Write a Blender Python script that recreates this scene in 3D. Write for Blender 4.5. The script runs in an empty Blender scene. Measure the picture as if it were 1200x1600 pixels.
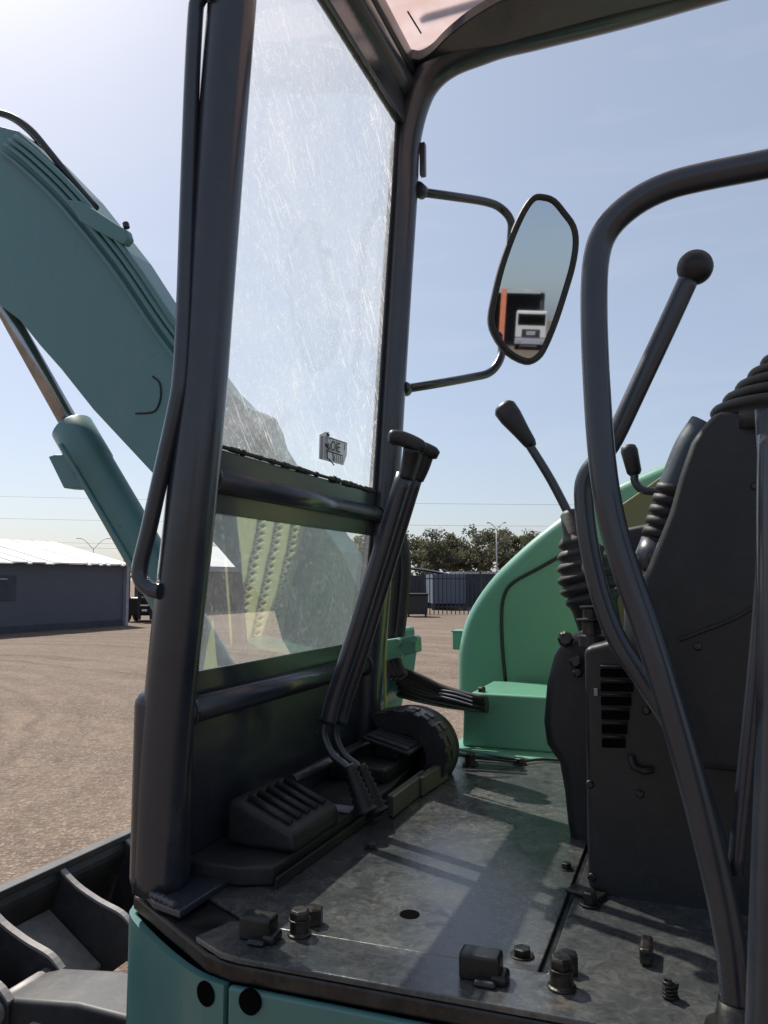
import bpy, bmesh, math, random
from mathutils import Vector, Matrix
random.seed(7)
S = bpy.context.scene
COL = S.collection
R = math.radians

# ------------------------------------------------------------------ camera
F, CX, CY, CAMH = 1200.0, 600.0, 800.0, 1.6          # focal length in photo pixels (photo 1200 x 1600)
YAW, PITCH = R(21.4), math.atan(107/1200.0)
cam_d = bpy.data.cameras.new('camera'); cam = bpy.data.objects.new('camera', cam_d); COL.objects.link(cam)
cam.location = (0, 0, CAMH); cam.rotation_euler = (R(90)+PITCH, 0, YAW)
cam_d.sensor_fit = 'VERTICAL'; cam_d.sensor_height = 24; cam_d.lens = 24*F/1600
cam_d.clip_start = 0.05; cam_d.clip_end = 3000
S.camera = cam
S.render.resolution_x, S.render.resolution_y = 768, 1024

# ------------------------------------------------------------------ world, sun, exposure
SUN_AZ, SUN_EL = R(59), R(51)                        # sun stands 59 deg left of +Y
S.world = bpy.data.worlds.new('World'); S.world.use_nodes = True
wn = S.world.node_tree; bg = wn.nodes['Background']
sky = wn.nodes.new('ShaderNodeTexSky'); sky.sky_type = 'NISHITA'; sky.sun_disc = False
sky.sun_elevation = SUN_EL; sky.sun_rotation = -SUN_AZ
sky.air_density = 1.0; sky.dust_density = 3.4; sky.ozone_density = 1.3; sky.altitude = 900
mxs = wn.nodes.new('ShaderNodeMix'); mxs.data_type = 'RGBA'; mxs.inputs[0].default_value = .48; mxs.inputs[7].default_value = (3.55, 3.95, 4.65, 1)
tcw = wn.nodes.new('ShaderNodeTexCoord'); mpw = wn.nodes.new('ShaderNodeMapping'); mpw.inputs['Scale'].default_value = (1.6, 1.6, 9); wn.links.new(tcw.outputs['Generated'], mpw.inputs[0])
nzw = wn.nodes.new('ShaderNodeTexNoise'); nzw.inputs['Scale'].default_value = 2.6; nzw.inputs['Detail'].default_value = 6; nzw.inputs['Roughness'].default_value = .6; nzw.inputs['Distortion'].default_value = .6; wn.links.new(mpw.outputs[0], nzw.inputs['Vector'])
rpw = wn.nodes.new('ShaderNodeValToRGB'); rpw.color_ramp.elements[0].position = .50; rpw.color_ramp.elements[1].position = .82; rpw.color_ramp.elements[1].color = (.10,.10,.10,1); wn.links.new(nzw.outputs['Fac'], rpw.inputs[0])
mcl = wn.nodes.new('ShaderNodeMix'); mcl.data_type = 'RGBA'; mcl.inputs[7].default_value = (6.2, 6.3, 6.5, 1)
wn.links.new(sky.outputs[0], mxs.inputs[6]); wn.links.new(mxs.outputs[2], mcl.inputs[6]); wn.links.new(rpw.outputs[0], mcl.inputs[0]); wn.links.new(mcl.outputs[2], bg.inputs[0]); bg.inputs[1].default_value = 0.11
sd = bpy.data.lights.new('sun', 'SUN'); sd.energy = 5.0; sd.angle = R(0.5); sd.color = (1.0, 0.94, 0.85)
sun = bpy.data.objects.new('sun', sd); COL.objects.link(sun)
sun_dir = Vector((-math.sin(SUN_AZ)*math.cos(SUN_EL), math.cos(SUN_AZ)*math.cos(SUN_EL), math.sin(SUN_EL)))
sun.rotation_euler = sun_dir.to_track_quat('Z', 'Y').to_euler()
S.view_settings.view_transform = 'Standard'; S.view_settings.look = 'None'; S.view_settings.gamma = 1
S.view_settings.exposure = 0.4
S.cycles.max_bounces = 10; S.cycles.transparent_max_bounces = 16

# ------------------------------------------------------------------ geometry helpers
def ray(px, py):
    x = (px-CX)/F; y = (CY-py)/F
    cp, sp, cy, sy = math.cos(PITCH), math.sin(PITCH), math.cos(YAW), math.sin(YAW)
    d = cp-y*sp; z = sp+y*cp
    return Vector((-sy*d+cy*x, cy*d+sy*x, z))
def P(px, py, X=None, Y=None, Z=None):               # measured point: where a sight line meets a real plane
    r = ray(px, py)
    t = X/r.x if X is not None else Y/r.y if Y is not None else (Z-CAMH)/r.z
    return Vector((r.x*t, r.y*t, CAMH+r.z*t))
def PL(pts, **k): return [P(a, b, **k) for a, b in pts]
def G(px, depth, z=0.0):                             # ground point at a heading and a distance along the view axis
    lat = (px-CX)/F*depth
    return Vector((-math.sin(YAW)*depth+math.cos(YAW)*lat, math.cos(YAW)*depth+math.sin(YAW)*lat, z))

def spline(pts, n=6, closed=False):
    pts = [Vector(p) for p in pts]; out = []
    m = len(pts); rng = m if closed else m-1
    for i in range(rng):
        g = (lambda j: pts[j % m]) if closed else (lambda j: pts[min(max(j, 0), m-1)])
        a, b, c, d = g(i-1), g(i), g(i+1), g(i+2)
        for k in range(n):
            t = k/n
            out.append(0.5*((2*b)+(c-a)*t+(2*a-5*b+4*c-d)*t*t+(3*b-a-3*c+d)*t**3))
    if not closed: out.append(pts[-1])
    return out

class MB:
    """collects shapes; build() links them as one mesh object"""
    def __init__(s): s.bm = bmesh.new(); s.smooth = set()
    def tube(s, pts, r, seg=14, caps=True, aspect=1.0, up=None, smooth=True):
        pts = [Vector(p) for p in pts]; n = len(pts)
        rs = r if isinstance(r, (list, tuple)) else [r]*n
        if len(rs) != n: rs = [rs[0]+(rs[-1]-rs[0])*i/(n-1) for i in range(n)] if len(rs) == 2 else [rs[min(int(i*len(rs)/n), len(rs)-1)] for i in range(n)]
        rings = []; prev = None
        for i, p in enumerate(pts):
            t = (pts[min(i+1, n-1)]-pts[max(i-1, 0)]).normalized()
            if prev is None:
                u = Vector(up) if up else (Vector((0, 0, 1)) if abs(t.z) < .9 else Vector((0, 1, 0)))
            else: u = prev
            u = (u-t*u.dot(t)).normalized(); prev = u; w = t.cross(u)
            ring = [s.bm.verts.new(p+u*math.cos(a)*rs[i]*aspect+w*math.sin(a)*rs[i]) for a in [2*math.pi*k/seg for k in range(seg)]]
            rings.append(ring)
        for a, b in zip(rings, rings[1:]):
            for k in range(seg):
                f = s.bm.faces.new((a[k], a[(k+1) % seg], b[(k+1) % seg], b[k])); f.smooth = smooth
        if caps:
            s.bm.faces.new(rings[0][::-1]); s.bm.faces.new(rings[-1])
        return s
    def box(s, lo, hi, M=None):
        x0, y0, z0 = lo; x1, y1, z1 = hi
        v = [Vector(q) for q in ((x0,y0,z0),(x1,y0,z0),(x1,y1,z0),(x0,y1,z0),(x0,y0,z1),(x1,y0,z1),(x1,y1,z1),(x0,y1,z1))]
        if M is not None: v = [M @ q for q in v]
        v = [s.bm.verts.new(q) for q in v]
        for f in ((0,3,2,1),(4,5,6,7),(0,1,5,4),(1,2,6,5),(2,3,7,6),(3,0,4,7)): s.bm.faces.new([v[i] for i in f])
        return s
    def prism(s, poly, off):
        """poly: 3D points of one planar outline; off: extrusion vector"""
        off = Vector(off); a = [s.bm.verts.new(Vector(p)) for p in poly]; b = [s.bm.verts.new(Vector(p)+off) for p in poly]
        n = len(a)
        s.bm.faces.new(a); s.bm.faces.new(b[::-1])
        for i in range(n): s.bm.faces.new((a[i], b[i], b[(i+1) % n], a[(i+1) % n]))
        return s
    def lathe(s, base, axis, prof, seg=24, smooth=True):
        """prof: (distance along axis, radius)"""
        axis = Vector(axis).normalized(); u = axis.orthogonal().normalized(); w = axis.cross(u); base = Vector(base); rings = []
        for h, r in prof:
            rings.append([s.bm.verts.new(base+axis*h+(u*math.cos(a)+w*math.sin(a))*max(r, 1e-4)) for a in [2*math.pi*k/seg for k in range(seg)]])
        for a, b in zip(rings, rings[1:]):
            for k in range(seg):
                f = s.bm.faces.new((a[k], a[(k+1) % seg], b[(k+1) % seg], b[k])); f.smooth = smooth
        s.bm.faces.new(rings[0][::-1]); s.bm.faces.new(rings[-1])
        return s
    def quad(s, *p):
        s.bm.faces.new([s.bm.verts.new(Vector(q)) for q in p]); return s
    def build(s, name, m, parent=None, bevel=0, seg=2, fix=True):
        if fix: bmesh.ops.recalc_face_normals(s.bm, faces=s.bm.faces)
        me = bpy.data.meshes.new(name); s.bm.to_mesh(me); s.bm.free(); me.materials.append(m)
        o = bpy.data.objects.new(name, me); COL.objects.link(o)
        if parent: o.parent = parent
        if bevel:
            b = o.modifiers.new('bevel', 'BEVEL'); b.width = bevel; b.segments = seg; b.limit_method = 'ANGLE'; b.angle_limit = R(35)
            b.harden_normals = False
            if seg > 2:
                for p in me.polygons: p.use_smooth = True
                wnm = o.modifiers.new('wn', 'WEIGHTED_NORMAL'); wnm.keep_sharp = False
        return o

def tag(o, label=None, cat=None, group=None, kind=None):
    for k, v in (('label', label), ('category', cat), ('group', group), ('kind', kind)):
        if v: o[k] = v
    return o
def thing(name, loc, label, cat, group=None):
    o = bpy.data.objects.new(name, None); COL.objects.link(o); o.location = loc; o.empty_display_size = .2
    return tag(o, label, cat, group)
def adopt(root):
    """parts were built in world space: make them sit right under the moved Empty"""
    inv = Matrix.Translation(root.location).inverted()
    for c in root.children: c.matrix_parent_inverse = inv

# ------------------------------------------------------------------ materials
def new_mat(name):
    m = bpy.data.materials.new(name); m.use_nodes = True
    return m, m.node_tree, m.node_tree.nodes, m.node_tree.links, m.node_tree.nodes['Principled BSDF']
def noise(nt, scale, detail=4, rough=.6, vec=None, dist=0):
    n = nt.nodes.new('ShaderNodeTexNoise'); n.inputs['Scale'].default_value = scale; n.inputs['Detail'].default_value = detail
    n.inputs['Roughness'].default_value = rough; n.inputs['Distortion'].default_value = dist
    nt.links.new(vec if vec else texco(nt), n.inputs['Vector']); return n.outputs['Fac']
def texco(nt):
    for n in nt.nodes:
        if n.type == 'TEX_COORD': return n.outputs['Object']
    return nt.nodes.new('ShaderNodeTexCoord').outputs['Object']
def ramp(nt, fac, stops):
    r = nt.nodes.new('ShaderNodeValToRGB'); e = r.color_ramp.elements
    while len(e) < len(stops): e.new(.5)
    for i, (p, c) in enumerate(stops):
        e[i].position = p; e[i].color = (c, c, c, 1) if isinstance(c, (int, float)) else (*c, 1)
    nt.links.new(fac, r.inputs[0]); return r.outputs[0]
def bump(nt, h, strength, dist=.01):
    b = nt.nodes.new('ShaderNodeBump'); b.inputs['Strength'].default_value = strength; b.inputs['Distance'].default_value = dist
    nt.links.new(h, b.inputs['Height']); return b.outputs[0]
def math_n(nt, op, a, b=None):
    n = nt.nodes.new('ShaderNodeMath'); n.operation = op
    for i, v in enumerate((a, b)):
        if v is None: continue
        if isinstance(v, (int, float)): n.inputs[i].default_value = v
        else: nt.links.new(v, n.inputs[i])
    return n.outputs[0]
def mixc(nt, fac, a, b):
    n = nt.nodes.new('ShaderNodeMix'); n.data_type = 'RGBA'
    nt.links.new(fac, n.inputs[0]) if not isinstance(fac, (int, float)) else setattr(n.inputs[0], 'default_value', fac)
    for i, v in ((6, a), (7, b)):
        if isinstance(v, tuple): n.inputs[i].default_value = (*v, 1)
        else: nt.links.new(v, n.inputs[i])
    return n.outputs[2]
def worn(name, col, col2=None, rough=.5, rough2=None, metal=0, scale=6, spec=.5, bmp=.1, bscale=60, coat=0, lo=.35, hi=.7, dust=0, dustc=(.35,.31,.27), chips=0):
    m, nt, N, L, b = new_mat(name)
    f = noise(nt, scale, 6, .65); f = ramp(nt, f, [(lo, 0.0), (hi, 1.0)])
    c = mixc(nt, f, col, col2 or tuple(min(1, v*1.5+.004) for v in col))
    if dust:
        g = noise(nt, scale*3.1, 8, .75); g = ramp(nt, g, [(.5, 0.0), (.8, dust)])
        c = mixc(nt, g, c, dustc)
    if chips:
        k = math_n(nt, 'MULTIPLY', ramp(nt, noise(nt, 22, 5, .7, dist=.6), [(.66, 0.0), (.69, 1.0)]), ramp(nt, noise(nt, 1.7, 3), [(.45, 0.0), (.6, chips)]))
        c = mixc(nt, k, c, (.07,.05,.04))
        mpk = N.new('ShaderNodeMapping'); mpk.inputs['Scale'].default_value = (9, 9, .9); L.new(texco(nt), mpk.inputs[0])
        g2 = ramp(nt, noise(nt, 2.2, 6, .7, vec=mpk.outputs[0], dist=.4), [(.5, 0.0), (.8, .35)]); c = mixc(nt, g2, c, dustc)
    L.new(c, b.inputs['Base Color'])
    r = mixc(nt, f, (rough,)*3, ((rough2 if rough2 is not None else rough+.12),)*3); L.new(r, b.inputs['Roughness'])
    b.inputs['Metallic'].default_value = metal; b.inputs['Specular IOR Level'].default_value = spec
    b.inputs['Coat Weight'].default_value = coat; b.inputs['Coat Roughness'].default_value = .15
    if bmp: L.new(bump(nt, noise(nt, bscale, 5, .6), bmp, .002), b.inputs['Normal'])
    return m

M = {}
M['frame'] = worn('charcoal_frame_paint', (.018,.022,.032), (.026,.031,.043), rough=.26, rough2=.40, scale=5, bmp=.10, bscale=90, coat=.35, dust=.22, dustc=(.10,.095,.09))
M['plastic'] = worn('black_plastic', (.008,.009,.011), (.015,.016,.018), rough=.42, scale=9, bmp=.15, bscale=240, dust=.3, dustc=(.06,.057,.052))
M['rubber'] = worn('black_rubber', (.009,.009,.011), (.018,.018,.020), rough=.5, scale=14, bmp=.25, bscale=150, dust=.4, dustc=(.07,.062,.055))
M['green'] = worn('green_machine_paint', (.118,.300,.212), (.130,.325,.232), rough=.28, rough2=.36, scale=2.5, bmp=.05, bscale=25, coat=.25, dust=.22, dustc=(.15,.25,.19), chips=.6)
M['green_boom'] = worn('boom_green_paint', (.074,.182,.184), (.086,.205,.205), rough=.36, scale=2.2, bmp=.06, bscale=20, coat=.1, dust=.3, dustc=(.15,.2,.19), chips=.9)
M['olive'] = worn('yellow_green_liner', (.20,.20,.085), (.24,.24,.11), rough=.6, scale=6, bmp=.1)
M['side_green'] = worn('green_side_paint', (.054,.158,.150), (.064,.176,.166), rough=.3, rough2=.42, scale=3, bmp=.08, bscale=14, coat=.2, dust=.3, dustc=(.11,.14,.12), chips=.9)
M['steel'] = worn('worn_steel', (.020,.022,.024), (.060,.060,.058), rough=.30, rough2=.55, metal=.75, scale=16, bmp=.2, bscale=80, dust=.5, dustc=(.12,.095,.075))
M['bolt'] = worn('bolt_steel', (.018,.018,.018), (.09,.08,.07), rough=.35, metal=.8, scale=50, bmp=.3, bscale=200)
M['chrome'] = worn('chrome_rod', (.30,.31,.33), (.42,.42,.44), rough=.16, metal=1, scale=10, bmp=0)
M['blade'] = worn('blade_steel', (.028,.030,.036), (.07,.068,.066), rough=.5, metal=.25, scale=5, bmp=.25, bscale=50, dust=.6, dustc=(.12,.105,.09))
M['lit_steel'] = worn('lit_blade_steel', (.20,.19,.185), (.30,.28,.27), rough=.5, metal=.2, scale=20, bmp=.3, bscale=60)  # paler blade steel, sunlight on the rib edges put into the colour
M['weld'] = worn('weld_bead', (.05,.055,.065), (.09,.09,.10), rough=.3, metal=.3, scale=60, bmp=.8, bscale=160)
M['seal'] = worn('black_seal', (.010,.010,.010), (.02,.02,.018), rough=.55, scale=40, bmp=.4, bscale=200)
M['dark'] = worn('dark_opening', (.004,.004,.004), (.005,.005,.005), rough=1, bmp=0, spec=0)  # near-black, gives holes and slots their shade by colour
M['orange'] = worn('orange_paint', (.42,.13,.07), rough=.5)
M['white'] = worn('white_paint', (.72,.72,.70), (.78,.78,.76), rough=.4, scale=3, bmp=.05)
M['roofmetal'] = worn('white_sheet_roof', (.84,.83,.81), (.88,.87,.85), rough=.45, scale=1.2, bmp=.05)
M['shedmetal'] = worn('grey_sheet_roof', (.34,.35,.36), (.5,.5,.5), rough=.45, metal=.2, scale=.7, bmp=.05)
M['wall'] = worn('slate_wall', (.070,.076,.098), (.085,.09,.112), rough=.7, scale=.8, bmp=.1, bscale=8, dust=.3, dustc=(.12,.115,.12))
M['wall_dark'] = worn('dark_wall', (.030,.035,.045), (.06,.065,.08), rough=.75, scale=3, bmp=.2, bscale=8)
M['trim'] = worn('grey_trim', (.2,.2,.23), rough=.5)
M['container'] = worn('blue_grey_container', (.10,.125,.18), (.13,.155,.21), rough=.6, scale=2)
M['fence'] = worn('fence_paint', (.018,.020,.024), rough=.5, bmp=0)
M['bark'] = worn('bark', (.06,.05,.042), (.12,.10,.085), rough=.9, scale=9, bmp=.6, bscale=12)
M['galv'] = worn('galvanised_pole', (.30,.30,.31), rough=.45, metal=.4)
M['paper'] = worn('grey_paper', (.80,.80,.79), (.86,.86,.85), rough=.8, scale=30)
M['ink'] = worn('dark_ink', (.05,.05,.07), rough=.8, bmp=0)
M['tank'] = worn('grey_tank_shaded_cab', (.42,.41,.42), (.5,.49,.49), rough=.45, scale=1)

def m_floor():
    m, nt, N, L, b = new_mat('worn_deck_steel')
    a = noise(nt, 7, 8, .7, dist=.4); s = noise(nt, 38, 8, .75, dist=1.5)
    mp = N.new('ShaderNodeMapping'); mp.inputs['Scale'].default_value = (3, 46, 1); mp.inputs['Rotation'].default_value = (0, 0, .5); L.new(texco(nt), mp.inputs[0])
    sc = ramp(nt, noise(nt, 9, 6, .7, vec=mp.outputs[0], dist=.6), [(.52, 0.0), (.66, 1.0)])
    f = ramp(nt, math_n(nt, 'MULTIPLY', a, s), [(.16, 0.0), (.40, 1.0)])
    f2 = math_n(nt, 'MAXIMUM', f, math_n(nt, 'MULTIPLY', sc, .35))
    c = mixc(nt, f2, (.046,.052,.058), (.140,.142,.134))
    st = ramp(nt, noise(nt, 17, 3, .5), [(.66, 0.0), (.72, 1.0)]); c = mixc(nt, math_n(nt, 'MULTIPLY', st, .6), c, (.02,.02,.022)); mud = ramp(nt, math_n(nt, 'MULTIPLY', noise(nt, 3.1, 8, .75, dist=.3), noise(nt, 55, 4, .7)), [(.30, 0.0), (.40, .7)]); c = mixc(nt, mud, c, (.22,.18,.14))
    L.new(c, b.inputs['Base Color']); b.inputs['Metallic'].default_value = .3
    L.new(mixc(nt, f2, (.13,)*3, (.36,)*3), b.inputs['Roughness'])
    L.new(bump(nt, s, .12, .003), b.inputs['Normal'])
    return m
M['floor'] = m_floor()

def m_ground():
    m, nt, N, L, b = new_mat('gravel_yard')
    co = texco(nt)
    big = noise(nt, .16, 5, .6, dist=.5)
    mp = N.new('ShaderNodeMapping'); mp.inputs['Rotation'].default_value = (0, 0, R(28)); mp.inputs['Scale'].default_value = (.06, .9, 1); L.new(co, mp.inputs[0])
    trk = ramp(nt, noise(nt, 1.1, 4, .6, vec=mp.outputs[0], dist=.7), [(.44, 0.0), (.66, 1.0)])
    dn = N.new('ShaderNodeVectorMath'); dn.operation = 'DISTANCE'; L.new(co, dn.inputs[0]); dn.inputs[1].default_value = (-13.5, 1.0, 0)
    rad = math_n(nt, 'ADD', dn.outputs['Value'], math_n(nt, 'MULTIPLY', noise(nt, .25, 3), 1.6)); cx = N.new('ShaderNodeCombineXYZ'); L.new(rad, cx.inputs[0])
    ring = ramp(nt, noise(nt, 1.5, 4, .7, vec=cx.outputs[0]), [(.46, 0.0), (.60, 1.0)])
    ring = math_n(nt, 'MULTIPLY', ring, ramp(nt, noise(nt, .35, 3), [(.32, 0.0), (.48, 1.0)])); trk = math_n(nt, 'MAXIMUM', trk, ring)
    med = noise(nt, 2.6, 6, .7)
    v = N.new('ShaderNodeTexVoronoi'); v.inputs['Scale'].default_value = 15; L.new(co, v.inputs['Vector'])
    v2 = N.new('ShaderNodeTexVoronoi'); v2.inputs['Scale'].default_value = 60; L.new(co, v2.inputs['Vector'])
    sep = N.new('ShaderNodeSeparateColor'); L.new(v.outputs['Color'], sep.inputs[0])
    sep2 = N.new('ShaderNodeSeparateColor'); L.new(v2.outputs['Color'], sep2.inputs[0])
    c = mixc(nt, ramp(nt, big, [(.35, 0.0), (.65, 1.0)]), (.150,.108,.078), (.190,.140,.106))
    c = mixc(nt, math_n(nt, 'MULTIPLY', trk, .8), c, (.085,.062,.050))
    c = mixc(nt, ramp(nt, med, [(.40, .0), (.75, .6)]), c, (.20,.155,.12))
    c = mixc(nt, ramp(nt, sep.outputs[0], [(.0, .55), (.45, 0.0)]), c, (.09,.07,.058))
    c = mixc(nt, ramp(nt, sep2.outputs[1], [(.6, .0), (1.0, .6)]), c, (.34,.275,.22))
    c = mixc(nt, math_n(nt, 'MULTIPLY', ring, .35), c, (.07,.052,.040))
    L.new(c, b.inputs['Base Color']); b.inputs['Roughness'].default_value = .9; b.inputs['Specular IOR Level'].default_value = .2
    h = math_n(nt, 'ADD', math_n(nt, 'MULTIPLY', v.outputs['Distance'], .8), math_n(nt, 'MULTIPLY', trk, .6))
    L.new(bump(nt, math_n(nt, 'ADD', h, math_n(nt, 'MULTIPLY', v2.outputs['Distance'], .5)), .55, .03), b.inputs['Normal'])
    return m
M['ground'] = m_ground()

def m_glass(name, dust, swirl=False, center=(0, 0, 0), n=1.48):
    m = bpy.data.materials.new(name); m.use_nodes = True; nt = m.node_tree; N = nt.nodes; L = nt.links
    N.remove(N['Principled BSDF']); out = N['Material Output']
    tr = N.new('ShaderNodeBsdfTransparent'); tr.inputs[0].default_value = (.93, .96, .95, 1)
    gl = N.new('ShaderNodeBsdfGlossy'); gl.inputs['Roughness'].default_value = .03; gl.inputs['Color'].default_value = (1, 1, 1, 1)
    fr = N.new('ShaderNodeFresnel'); ge = N.new('ShaderNodeNewGeometry')
    ior = N.new('ShaderNodeMix'); ior.inputs[2].default_value = n; ior.inputs[3].default_value = 1/n; L.new(ge.outputs['Backfacing'], ior.inputs[0]); L.new(ior.outputs[0], fr.inputs[0])
    m1 = N.new('ShaderNodeMixShader'); L.new(fr.outputs[0], m1.inputs[0]); L.new(tr.outputs[0], m1.inputs[1]); L.new(gl.outputs[0], m1.inputs[2])
    tl = N.new('ShaderNodeBsdfTranslucent'); tl.inputs[0].default_value = (.90, .90, .90, 1)
    df = N.new('ShaderNodeBsdfDiffuse'); df.inputs[0].default_value = (.75, .76, .76, 1)
    m2 = N.new('ShaderNodeMixShader'); m2.inputs[0].default_value = .3; L.new(tl.outputs[0], m2.inputs[1]); L.new(df.outputs[0], m2.inputs[2])
    film = ramp(nt, noise(nt, 3.2, 7, .7, dist=.8), [(.3, dust*.55), (.75, dust*1.5)])
    fine = ramp(nt, noise(nt, 70, 6, .8), [(.52, 0.0), (.72, dust*1.4)])
    f = math_n(nt, 'ADD', film, fine); cl = ramp(nt, noise(nt, 2.3, 4, .6), [(.40, .08), (.66, 1.0)])
    zz = N.new('ShaderNodeSeparateXYZ'); L.new(texco(nt), zz.inputs[0])
    hi = ramp(nt, zz.outputs['Z'], [(.0, .35), (1.0, 1.0)]) if not swirl else None
    for ang, sy, sz, sc_n, lo, amt in ((46, 62, 4.0, 2.2, .63, 2.2), (36, 90, 14.0, 1.9, .63, 1.5), (-48, 80, 18.0, 1.8, .64, 1.3), (72, 70, 16.0, 1.8, .64, 1.3), (8, 70, 22.0, 1.5, .66, 1.0)):
        mp = N.new('ShaderNodeMapping'); mp.inputs['Rotation'].default_value = (R(ang), 0, 0); mp.vector_type = 'TEXTURE'; mp.inputs['Scale'].default_value = (1, 1/sy, 1/sz); mp.inputs['Location'].default_value = (0, ang, 0); L.new(texco(nt), mp.inputs[0])
        m_ = ramp(nt, noise(nt, sc_n, 2, .5, vec=mp.outputs[0], dist=.15), [(lo, 0.0), (lo+.07, dust*amt*(.16 if swirl else 1.25))])
        f = math_n(nt, 'ADD', f, math_n(nt, 'MULTIPLY', m_, cl))
    if swirl:
        vm = N.new('ShaderNodeVectorMath'); vm.operation = 'DISTANCE'; L.new(texco(nt), vm.inputs[0]); vm.inputs[1].default_value = center
        w = math_n(nt, 'SINE', math_n(nt, 'MULTIPLY', math_n(nt, 'ADD', vm.outputs['Value'], math_n(nt, 'MULTIPLY', noise(nt, 6, 3), .07)), 330))
        msk = ramp(nt, noise(nt, 8, 3, .5), [(.46, 0.0), (.66, dust*.75)])
        fall = ramp(nt, vm.outputs['Value'], [(.04, 1.0), (.20, 0.0)])
        f = math_n(nt, 'ADD', f, math_n(nt, 'MULTIPLY', math_n(nt, 'MULTIPLY', ramp(nt, w, [(.45, 0.0), (1.0, 1.0)]), msk), fall))
    f = math_n(nt, 'MINIMUM', f, .8)
    m3 = N.new('ShaderNodeMixShader'); L.new(f, m3.inputs[0]); L.new(m1.outputs[0], m3.inputs[1]); L.new(m2.outputs[0], m3.inputs[2])
    L.new(m3.outputs[0], out.inputs[0])
    return m
M['roofpanel'] = None
def m_poly():
    m = bpy.data.materials.new('pink_polycarbonate'); m.use_nodes = True; nt = m.node_tree; N = nt.nodes; L = nt.links
    N.remove(N['Principled BSDF']); out = N['Material Output']
    tl = N.new('ShaderNodeBsdfTranslucent'); c = mixc(nt, ramp(nt, noise(nt, 12, 6, .7), [(.4, 0.0), (.7, 1.0)]), (.60,.50,.47), (.66,.58,.57)); L.new(c, tl.inputs[0])
    tr = N.new('ShaderNodeBsdfTransparent'); tr.inputs[0].default_value = (.85,.8,.82,1)
    mx = N.new('ShaderNodeMixShader'); mx.inputs[0].default_value = .25; L.new(tl.outputs[0], mx.inputs[1]); L.new(tr.outputs[0], mx.inputs[2]); L.new(mx.outputs[0], out.inputs[0])
    return m
M['roofpanel'] = m_poly()
def m_mirror():
    m, nt, N, L, b = new_mat('mirror_surface'); b.inputs['Metallic'].default_value = 1; b.inputs['Base Color'].default_value = (.50,.54,.58,1); b.inputs['Roughness'].default_value = .018
    return m
M['mirror'] = m_mirror()
def m_leaf(name, c1, c2):
    m, nt, N, L, b = new_mat(name)
    L.new(mixc(nt, ramp(nt, noise(nt, .9, 4, .7), [(.35, 0.0), (.65, 1.0)]), c1, c2), b.inputs['Base Color'])
    b.inputs['Roughness'].default_value = .65; b.inputs['Specular IOR Level'].default_value = .3
    tl = N.new('ShaderNodeBsdfTranslucent'); tl.inputs[0].default_value = (c2[0]*1.2, c2[1]*1.2, c2[2]*.8, 1)
    mx = N.new('ShaderNodeMixShader'); mx.inputs[0].default_value = .25
    L.new(b.outputs[0], mx.inputs[1]); L.new(tl.outputs[0], mx.inputs[2]); L.new(mx.outputs[0], N['Material Output'].inputs[0])
    return m
M['leaf'] = m_leaf('hazed_foliage', (.085,.088,.062), (.14,.14,.10))  # leaf colours greyed and lightened to carry distance haze

# ------------------------------------------------------------------ ground
o = MB(); n = 40; e = 1500.0
o.quad((-e,-e,0),(e,-e,0),(e,e,0),(-e,e,0))
tag(o.build('ground', M['ground'], fix=False), kind='structure')

# ------------------------------------------------------------------ EXCAVATOR
FZ = 1.08                                            # deck height
YN, YF = 1.10, 1.98                                  # centre planes of the two front posts
ex = thing('excavator', (0.2, 2.0, 0), 'green tracked excavator with an open charcoal canopy cab, raised boom and dozer blade', 'excavator')

def pz(z):                                           # X of the slanted front frame at height z
    pts = [(1.0,-.835),(1.3,-.828),(1.435,-.818),(1.66,-.793),(1.88,-.773),(2.05,-.762),(2.28,-.748),(2.64,-.722),(3.2,-.690)]
    for (a, xa), (b, xb) in zip(pts, pts[1:]):
        if z <= b: return xa+(xb-xa)*(z-a)/(b-a)
    return pts[-1][1]
ZR = 3.10
# -- canopy frame: posts, header, roof rails
f = MB()
near = [(pz(z), YN, z) for z in (1.09, 1.3, 1.5, 1.7, 1.9, 2.1, 2.4, 2.7, 2.85)]
f.tube(spline(near+[(-.665, YN, 2.98), (-.60, YN, 3.07), (-.48, YN, ZR+.01), (-.2, YN, ZR+.01), (.6, YN, ZR+.02), (1.15, YN, ZR), (1.3, YN, 2.9), (1.33, YN, 2.2), (1.33, YN, 1.08)], 5), .043, 20, up=(0, 1, 0), aspect=1.0)
o = f.build('near_roof_post', M['frame'], ex)
f = MB()
far = [(pz(z), YF, z) for z in (1.09, 1.3, 1.5, 1.7, 1.9, 2.1, 2.4, 2.7, 2.84)]
arc = [(-.685, YF, 2.95), (-.645, YF, 3.025), (-.585, YF, 3.07), (-.50, YF, 3.093), (-.38, YF, 3.11), (-.1, YF, 3.11), (.3, YF, 3.12), (1.15, YF, ZR+.02), (1.3, YF, 2.9), (1.33, YF, 2.2), (1.33, YF, 1.08)]
pp = spline(far+arc, 6); rr = []
for p in pp:
    t = min(max((p.x+.66)/.3, 0), 1) if p.x < .9 else 0
    rr.append(.043+.022*t)
f.tube(pp, rr, 22, up=(0, 1, 0), aspect=1.0)
o = f.build('far_roof_post', M['frame'], ex)
f = MB()                                             # wide inner flange of the right roof rail
f.prism([(p.x,p.y,3.055) for p in spline([(-.70,1.90,0),(-.668,1.918,0),(-.645,1.930,0),(-.605,1.913,0),(-.55,1.872,0),(-.47,1.828,0),(-.37,1.795,0),(-.2,1.778,0),(.3,1.775,0),(1.15,1.775,0)],4)]+[(1.15,2.0,3.055),(-.55,2.0,3.055),(-.68,1.99,3.055)], (0,0,.03))
f.build('roof_rail_flange', M['frame'], ex, bevel=.006)
f = MB()                                             # header beam
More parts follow.
